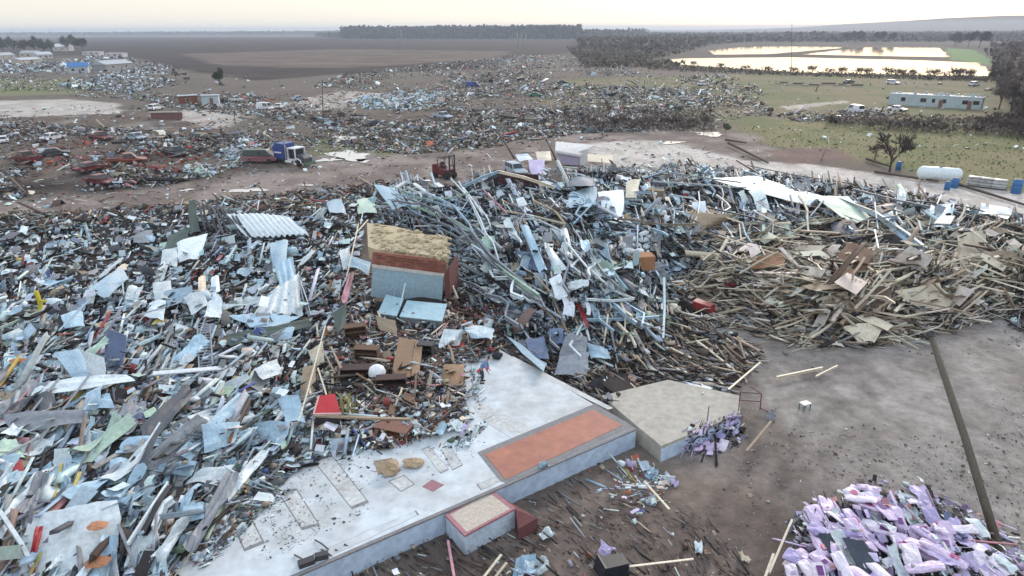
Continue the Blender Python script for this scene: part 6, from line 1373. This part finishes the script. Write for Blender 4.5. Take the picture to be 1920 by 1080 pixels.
ADJ = ['tall','slim','wide','dense','ragged','low','crooked','sparse','leaning','bushy','twisted','thin','broad','stubby','dark','pale','open','tangled','narrow','upright']
def tl(desc, px, py):
    return lab(desc, px, py, ADJ)
LM += [(1500,120,'the long pond'),(1755,190,'the long pale building'),(1660,290,'the bent tree'),(1850,120,'the right shore of the pond'),(60,90,'the trees at the far left'),(950,60,'the far woods'),(1360,238,'the yellowish brush heap'),(980,110,'the far end of the middle heap'),(760,190,'the bright flattened metal building'),(410,140,'the round brownish tree'),(1100,215,'the broken trees of the middle heap'),(620,230,'the thin grey pole'),(150,125,'the small blue house')]
# the bent tree
tree('bare1', 1668, 322, .92, 'dark bare bent tree with broken limbs on the grass', rz=1.0, lean=-.12)
tree('bare0', 1640, 300, .45, 'small dark broken tree touching the bent tree', lean=-.3)
for px, py, s in ((1560,232,.9),(1590,232,.8),(1625,240,.8),(1660,240,.9),(1690,244,1.0),(1715,245,1.0),(1740,246,1.1),(1765,248,1.0),(1700,236,.8),(1752,238,.9),(1840,240,1.3),(1862,244,1.4),(1885,250,1.5),(1910,252,1.6),(1935,258,1.6),(1830,250,.9),(1875,232,1.3),(1900,238,1.4),(1920,245,1.4)):
    tree(random.choice(['bush0','bush1','bush2']), px, py, s, tl('brown bare shrub', px, py), 'bare_shrub', 'shrub', 'brown shrubs right of the bent tree')
for px, py, s in ((1872,205,1.3),(1895,210,1.4),(1918,215,1.5),(1940,220,1.5),(1885,180,1.5),(1905,170,1.6),(1925,185,1.6),(1868,165,1.4),(1880,150,1.6),(1900,145,1.7),(1920,150,1.8),(1862,140,1.2),(1878,128,1.6),(1895,120,1.8),(1915,125,1.9),(1850,108,1.3),(1866,104,1.5),(1884,102,1.8),(1905,100,2.0),(1925,104,2.0)):
    tree(random.choice(['bare0','bare1','bare2']), px, py, s*.8, tl('bare brown tree', px, py), 'bare_tree', 'tree', 'bare trees along the right edge')
for px, py, s in ((1486,136,.5),(1524,136,.6),(1552,138,.5),(1580,139,.6),(1612,140,.6),(1628,141,.6),(1664,142,.7),(1690,143,.6),(1708,144,.6),(1750,146,.7),(1790,147,.8),(1812,147,.7),(1440,134,.5),(1400,132,.5),(1350,128,.5),(1300,124,.5)):
    tree(random.choice(['bush0','bush1','bush2']), px, py, s*2.6, tl('bare shrub on the near bank', px, py), 'bare_shrub', 'shrub', 'shrubs on the near bank of the pond')
for px, py, s in ((1110,232,.8),(1125,240,.9),(1150,238,1.1),(1170,232,1.0),(1185,244,1.2),(1205,240,1.1),(1225,244,1.0),(1245,236,1.1),(1265,240,1.2),(1285,246,1.1),(1300,236,1.0),(1320,244,1.0),(1060,225,.8),(1090,220,.7),(1020,232,.7),(980,240,.7),(940,232,.6),(900,238,.6),(860,246,.6),(1140,215,.8),(1210,215,.8),(1270,212,.9),(1330,222,.8),(640,220,.8),(660,232,.7),(615,215,.7),(560,222,.7),(590,228,.7),(720,262,.7),(745,250,.6),(815,268,.7),(790,258,.6),(690,242,.6),(365,262,.7),(250,272,.6),(420,268,.7),(330,150,1.2),(310,160,1.0),(350,152,1.0),(215,165,.8)):
    k = random.choice(['bush0','bush1','bush2','bare2']); tree(k, px, py, s*(.5 if k[0:4] == 'bare' else .85), tl('stripped broken tree' if k[0:4] == 'bare' else 'leafless shrub', px, py), 'broken_tree' if k[0:4] == 'bare' else 'bare_shrub', 'tree' if k[0:4] == 'bare' else 'shrub', 'stripped trees and shrubs in the wreckage')
tree('ever1', 412, 160, .62, 'round brownish green tree at the edge of the dark field', 'leafy_tree')
for px, py, s in ((8,100,1.4),(28,99,1.5),(48,100,1.4),(66,99,1.5),(84,101,1.3),(98,98,1.2),(-14,100,1.5),(128,96,1.5),(142,94,1.6),(156,96,1.5)):
    tree(random.choice(['ever0','ever1']), px, py, s, tl('dark tree', px, py), 'leafy_tree', 'tree', 'dark trees at the far left')
for px, py, s in ((1590,80,1.6),(1604,79,1.9),(1618,80,1.8),(1640,80,1.6),(1655,81,1.7),(1668,80,1.5),(1455,74,1.4),(1475,73,1.6),(1498,73,1.7),(1520,74,1.7),(1540,74,1.6),(1250,78,1.3),(1284,77,1.3),(1398,78,1.3),(1790,86,1.8),(1815,88,1.8),(1835,90,1.8)):
    tree(random.choice(['far0','far1']), px, py, s*1.1, tl('hazy tall tree', px, py), 'far_tree', 'tree', 'tall trees beyond the ponds')
tree('ever0', 1360, 250, .22, 'yellowish brown brush heap on the grass', 'brush_heap', 'brush heap')
for pts, r0, l in (([(1366,268,.6),(1440,305,.3)],.25,'long dark log lying left of the reddish earth'),([(1360,262,.4),(1400,268,.3)],.2,'short dark log beyond the long dark one'),([(1625,298,.4),(1670,312,.5)],.22,'dark log at the foot of the bent tree'),([(1640,322,.3),(1760,340,.3)],.2,'thin log in front of the propane tank'),([(1795,345,.3),(1925,385,.3)],.22,'long dark log along the concrete strip at the right edge'),([(1540,300,.5),(1550,275,1.5)],.12,'dead stick standing by the reddish earth')):
    m = MB(); m.tube([PQ(*p) for p in pts], r0, mBark, 8, .6); o = m.build('fallen_log'); tag(o, l, 'log', 'fallen logs')
def thicket(label, poly, n, h, cols, sz, name='far_woods', seed=0, zc=0):
    pp = zone_pixels(poly, n); pos = PZ(pp[:, 0], pp[:, 1]); d = np.hypot(pos[:, 0], pos[:, 1])
    top = h*(.55+.75*fbm(pos[:, 0]/(h*2.2), pos[:, 1]/(h*2.2), 300+seed, 4)); pos[:, 2] = NR.uniform(0, 1, n)**.75*top
    s = sz*NR.uniform(.5, 1.5, n); Rm = rot3(NR.uniform(0, 6.3, n), NR.normal(0, .5, n), NR.normal(1.2, .6, n))
    loc = np.array([(-1,-.8,0),(1,-.9,0),(.9,.8,0),(-.8,1,0)])[None]*s[:, None, None]*NR.uniform(.5, 1.2, (n, 4, 1))
    V = np.einsum('nij,nkj->nki', Rm, loc)+pos[:, None]; F = (np.arange(n)*4)[:, None]+np.arange(4)[None]
    c = np.array([lin(q) for q in cols])[NR.integers(0, len(cols), n)]*NR.uniform(.7, 1.25, (n, 1))
    o = soup(name, V.reshape(-1, 3), F, np.repeat(c, 4, 0), MV('wood_mass', rough=.95, amt=.2, scale=.3, bump=0)); return tag(o, label, 'woods', None, 'stuff')
thicket('dark wood along the horizon beyond the ploughed field', [(640,69),(1085,68),(1090,73),(640,73)], 14000, 27, [(62,66,62),(54,58,56),(72,70,62)], 3.2, seed=1)
thicket('thin ends of the dark wood along the horizon', [(590,68.5),(645,68.5),(645,71),(600,70)], 500, 12, [(62,66,62),(72,70,62)], 3.0, seed=11)
thicket('thinning trees right of the dark wood', [(1080,67.5),(1200,66),(1220,69),(1085,73)], 1600, 17, [(70,70,64),(84,78,70)], 3.0, seed=12)
thicket('low blurred tree line on the left horizon', [(-100,66),(640,63.5),(640,65),(-100,68)], 9000, 14, [(66,72,70),(78,80,76)], 4.5, seed=2)
thicket('grey brown woods behind the ponds', [(1085,66),(1920,62),(2000,74),(1790,78),(1400,79),(1330,84),(1230,98),(1085,90)], 20000, 8.5, [(104,94,88),(92,84,78),(116,106,96),(84,80,70)], 2.2, seed=3)
thicket('low brush between the middle heap and the ponds', [(1060,92),(1330,88),(1200,118),(1290,125),(1100,128)], 3200, 3.0, [(110,100,92),(84,76,68),(110,104,84)], .9, 'brush', seed=4)
thicket('brush along the near bank of the long pond', [(1200,124),(1330,128),(1500,138),(1700,143),(1860,147),(1900,156),(1700,149),(1400,140),(1220,132)], 2600, 1.3, [(104,92,84),(94,86,74),(112,102,84)], .42, 'brush', seed=5)
thicket('dense brown woods at the right edge', [(1850,70),(2000,70),(2050,300),(1930,260),(1880,180),(1858,120)], 9000, 8, [(108,96,90),(94,84,78),(120,108,98)], .9, 'edge_woods', seed=6)
thicket('brown brush right of the bent tree', [(1545,222),(1700,228),(1850,232),(1960,240),(1960,262),(1800,252),(1640,246),(1550,238)], 2600, 2.0, [(118,106,98),(104,94,86),(130,116,104)], .22, 'brush', seed=7)
thicket('dark stripped brush in the middle heap', [(1080,215),(1340,212),(1340,246),(1100,250),(1040,240)], 2000, 1.8, [(110,98,92),(96,86,82),(122,112,102)], .2, 'brush', seed=8)
thicket('grass tufts on the right field', [(1380,240),(1600,225),(2000,260),(2000,380),(1720,325),(1590,290),(1430,275)], 1600, .12, [(136,134,100),(120,122,86),(150,142,110)], .14, 'grass_tufts', seed=9)

# ================================================================ FAR BUILDINGS
mWall = {k: M('wall_'+k, c, .8, var=.05, dirt=.3, scale=.8) for k, c in dict(white=(206,204,200), grey=(150,150,152), blue=(60,120,180), pale=(182,196,202), brown=(130,96,80), cream=(200,190,170)).items()}
mRoofG = M('grey_roof', (176,184,190), .6, dirt=.2); mRoofW = M('white_roof', (210,212,214), .6, dirt=.2)
def building(pl, pr_, h, depth, wall, roof, nwin, label, name='small_house', cat='building', pitch=.0, group='buildings beyond the wreckage', ragged=False, doors=1):
    a, b2 = Vector(PZ(*pl, 0.)), Vector(PZ(*pr_, 0.)); L = (b2-a).length; yw = math.atan2(b2.y-a.y, b2.x-a.x); root = empty(name, (a+b2)/2, yw); tag(root, label, cat, group)
    m = MB(); m.box((0, depth/2, h/2), (L, depth, h), wall); w_ = m.build('wall', root)
    for i in range(nwin):
        if ragged and i in (0, 2, 6): continue
        x = -L/2+L*(i+.5)/nwin; m = MB(); ww = min(1.3, L/nwin*.5)*(random.uniform(.6, 1.4) if ragged else 1); m.box((x, -.02, h*.55), (ww, .06, h*.34), mGlass); f = m.build('window', root)
        m = MB(); m.box((x, -.02, h*.55), (ww+.2, .05, h*.38), mWall['white']); m.build('window_frame', f)
    for i in range(doors):
        m = MB(); m.box((L*(.18+.3*i)-L*.1, -.03, 1.0), (.95, .06, 2.0), mWall['brown']); d = m.build('door', root); m = MB(); m.box((L*(.18+.3*i)-L*.1+.35, -.08, 1.0), (.06,.06,.12), mDarkS); m.build('handle', d)
    if ragged:
        m = MB(); x = -L/2
        while x < L/2-.3:
            ww = random.uniform(.4, 1.6); hh = random.uniform(.05, .8); m.box((x+ww/2, depth/2+random.uniform(-.3,.3)*depth*.8, h+hh/2), (ww*.9, .3, hh), random.choice([wall, mRoofG, mWall['cream']])); x += ww
        m.box((0, depth/2, h+.03), (L*.96, depth*.9, .06), mRoofW); m.build('torn_roof', root)
    elif pitch:
        m = MB(); e = .4; hh = pitch; m.add([(-L/2-e,-e,h),(L/2+e,-e,h),(L/2+e,depth+e,h),(-L/2-e,depth+e,h),(-L/2-e,depth/2,h+hh),(L/2+e,depth/2,h+hh)], [(0,1,5,4),(2,3,4,5),(0,4,3),(1,2,5),(0,3,2,1)], roof); m.build('roof', root)
    else: m = MB(); m.box((0, depth/2, h+.1), (L+.5, depth+.5, .2), roof); m.build('roof', root)
    return root
building((1664,196), (1838,206), 3.0, 4.5, mWall['pale'], mRoofW, 9, 'long pale mobile home with torn off roof near the pond', 'mobile_home', ragged=True, doors=2)
building((129,138), (166,137), 3.2, 8, mWall['pale'], mWall['blue'], 2, 'small house with bright blue roof at upper left', pitch=2.0)
building((200,132), (250,128), 3.0, 9, mWall['grey'], mRoofG, 2, 'grey roofed open shed right of the small blue house', 'metal_shed', pitch=2)
building((155,104), (187,104), 3.0, 6, mWall['white'], mRoofW, 3, 'white trailer left of the other one at the edge of the dark field', 'trailer_home')
building((199,107), (231,107), 3.0, 6, mWall['white'], mRoofW, 3, 'white trailer right of the other one at the edge of the dark field', 'trailer_home')
building((100,96), (124,96), 4.5, 12, mWall['white'], mRoofW, 2, 'pale far building between the two groups of dark trees', 'barn', pitch=3)
building((38,108), (68,108), 3.5, 8, mWall['cream'], mRoofG, 3, 'cream house in front of the trees at the far left', pitch=2); building((72,110), (100,109), 3, 8, mWall['white'], mRoofG, 3, 'white house right of the cream one at the far left', pitch=2); building((0,112), (30,110), 3, 8, mWall['grey'], mRoofG, 2, 'grey house cut by the left edge of the photo', pitch=2)
building((40,120), (78,118), 2.5, 8, mWall['cream'], mRoofG, 1, 'low house with dull grey roof in front of the cream one', pitch=1.4)
building((379,198), (411,197), 2.6, 3, mWall['pale'], mRoofG, 0, 'grey blue metal box standing by the black car', 'storage_container', 'container', doors=1)
building((338,197), (372,195), 2.4, 2.5, M('orange_brown_brick', (134,84,68), .9, dirt=.4), mRoofG, 1, 'stub of an orange brown brick house left of the metal box', 'brick_ruin')
building((285,228), (343,227), 2.0, .4, M('dusty_red_brick', (122,86,84), .9, dirt=.4), mConc, 0, 'long low dusty red brick stub wall by the parking lot', 'brick_wall', 'wall', doors=0)
for px, py in ((1465,158),(1490,160),(1520,162),(1545,160),(1575,162),(1600,163)):
    m = MB(); L = random.uniform(5,9); m.box((0,0,.5), (L,.8,.25), mDarkS); m.box((L*.2,.5,.75), (L*.6,.2,.3), mBark); o = m.build('charred_beam'); o.location = PQ(px, py); o.rotation_euler = (0,0,random.uniform(-.2,.2)); tag(o, lab('dark beam on the grass', px, py, ('long','short','charred','broken','thin')), 'beam', 'dark beams on the grass')

# puddles along the road ------------------------------------------------------------------
mpd = bpy.data.materials.new('puddle_painted_sky'); mpd.use_nodes = True; b = mpd.node_tree.nodes['Principled BSDF']; b.inputs['Base Color'].default_value = (.50,.47,.43,1); b.inputs['Roughness'].default_value = .12  # pale base colour paints the sky's reflection into the water
def puddle(cx, cy, rx, ry, sd):
    rr = random.Random(sd); n = 22; c = PZ(cx, cy); ex = abs(PZ(cx+rx, cy)[0]-c[0]); ey = abs(PZ(cx, cy-ry)[1]-c[1]); vs = []
    for i in range(n):
        a = 2*math.pi*i/n; q = 1+.35*math.sin(2*a+sd)+.22*math.sin(5*a+sd*2)+rr.uniform(-.12,.12); vs.append((c[0]+ex*q*math.cos(a), c[1]+ey*q*math.sin(a), .085))
    me = bpy.data.meshes.new('puddle_water'); me.from_pydata(vs+[(c[0], c[1], .085)], [], [(i, (i+1) % n, n) for i in range(n)]); me.materials.append(mpd); tag(link('puddle_water', me), kind='structure')
for i, q in enumerate(((462,358,30,4),(573,348,12,2),(655,292,36,9),(655,260,34,4),(690,252,12,5),(350,357,10,2),(620,300,20,4),(905,262,40,3),(940,256,16,2),(680,302,14,3),(1330,252,30,3),(1260,268,24,2),(560,308,16,3),(720,280,12,3),(380,325,14,2),(430,374,16,2))): puddle(*q, i+1)

# ================================================================ HAZE
m = MB(); m.box((0, 4200, 19), (16000, 9800, 50), M('haze_tmp', (200,200,200)))
hz = m.build('haze'); hm = bpy.data.materials.new('haze_air'); hm.use_nodes = True; n = hm.node_tree; n.nodes.clear(); ho = n.nodes.new('ShaderNodeOutputMaterial'); pv = n.nodes.new('ShaderNodeVolumePrincipled')
pv.inputs['Color'].default_value = (.70,.80,.95,1); pv.inputs['Density'].default_value = .00022; pv.inputs['Anisotropy'].default_value = .2
n.links.new(pv.outputs[0], ho.inputs['Volume']); hz.data.materials.clear(); hz.data.materials.append(hm); tag(hz, 'thin pale evening haze over the plain', 'haze', kind='stuff')
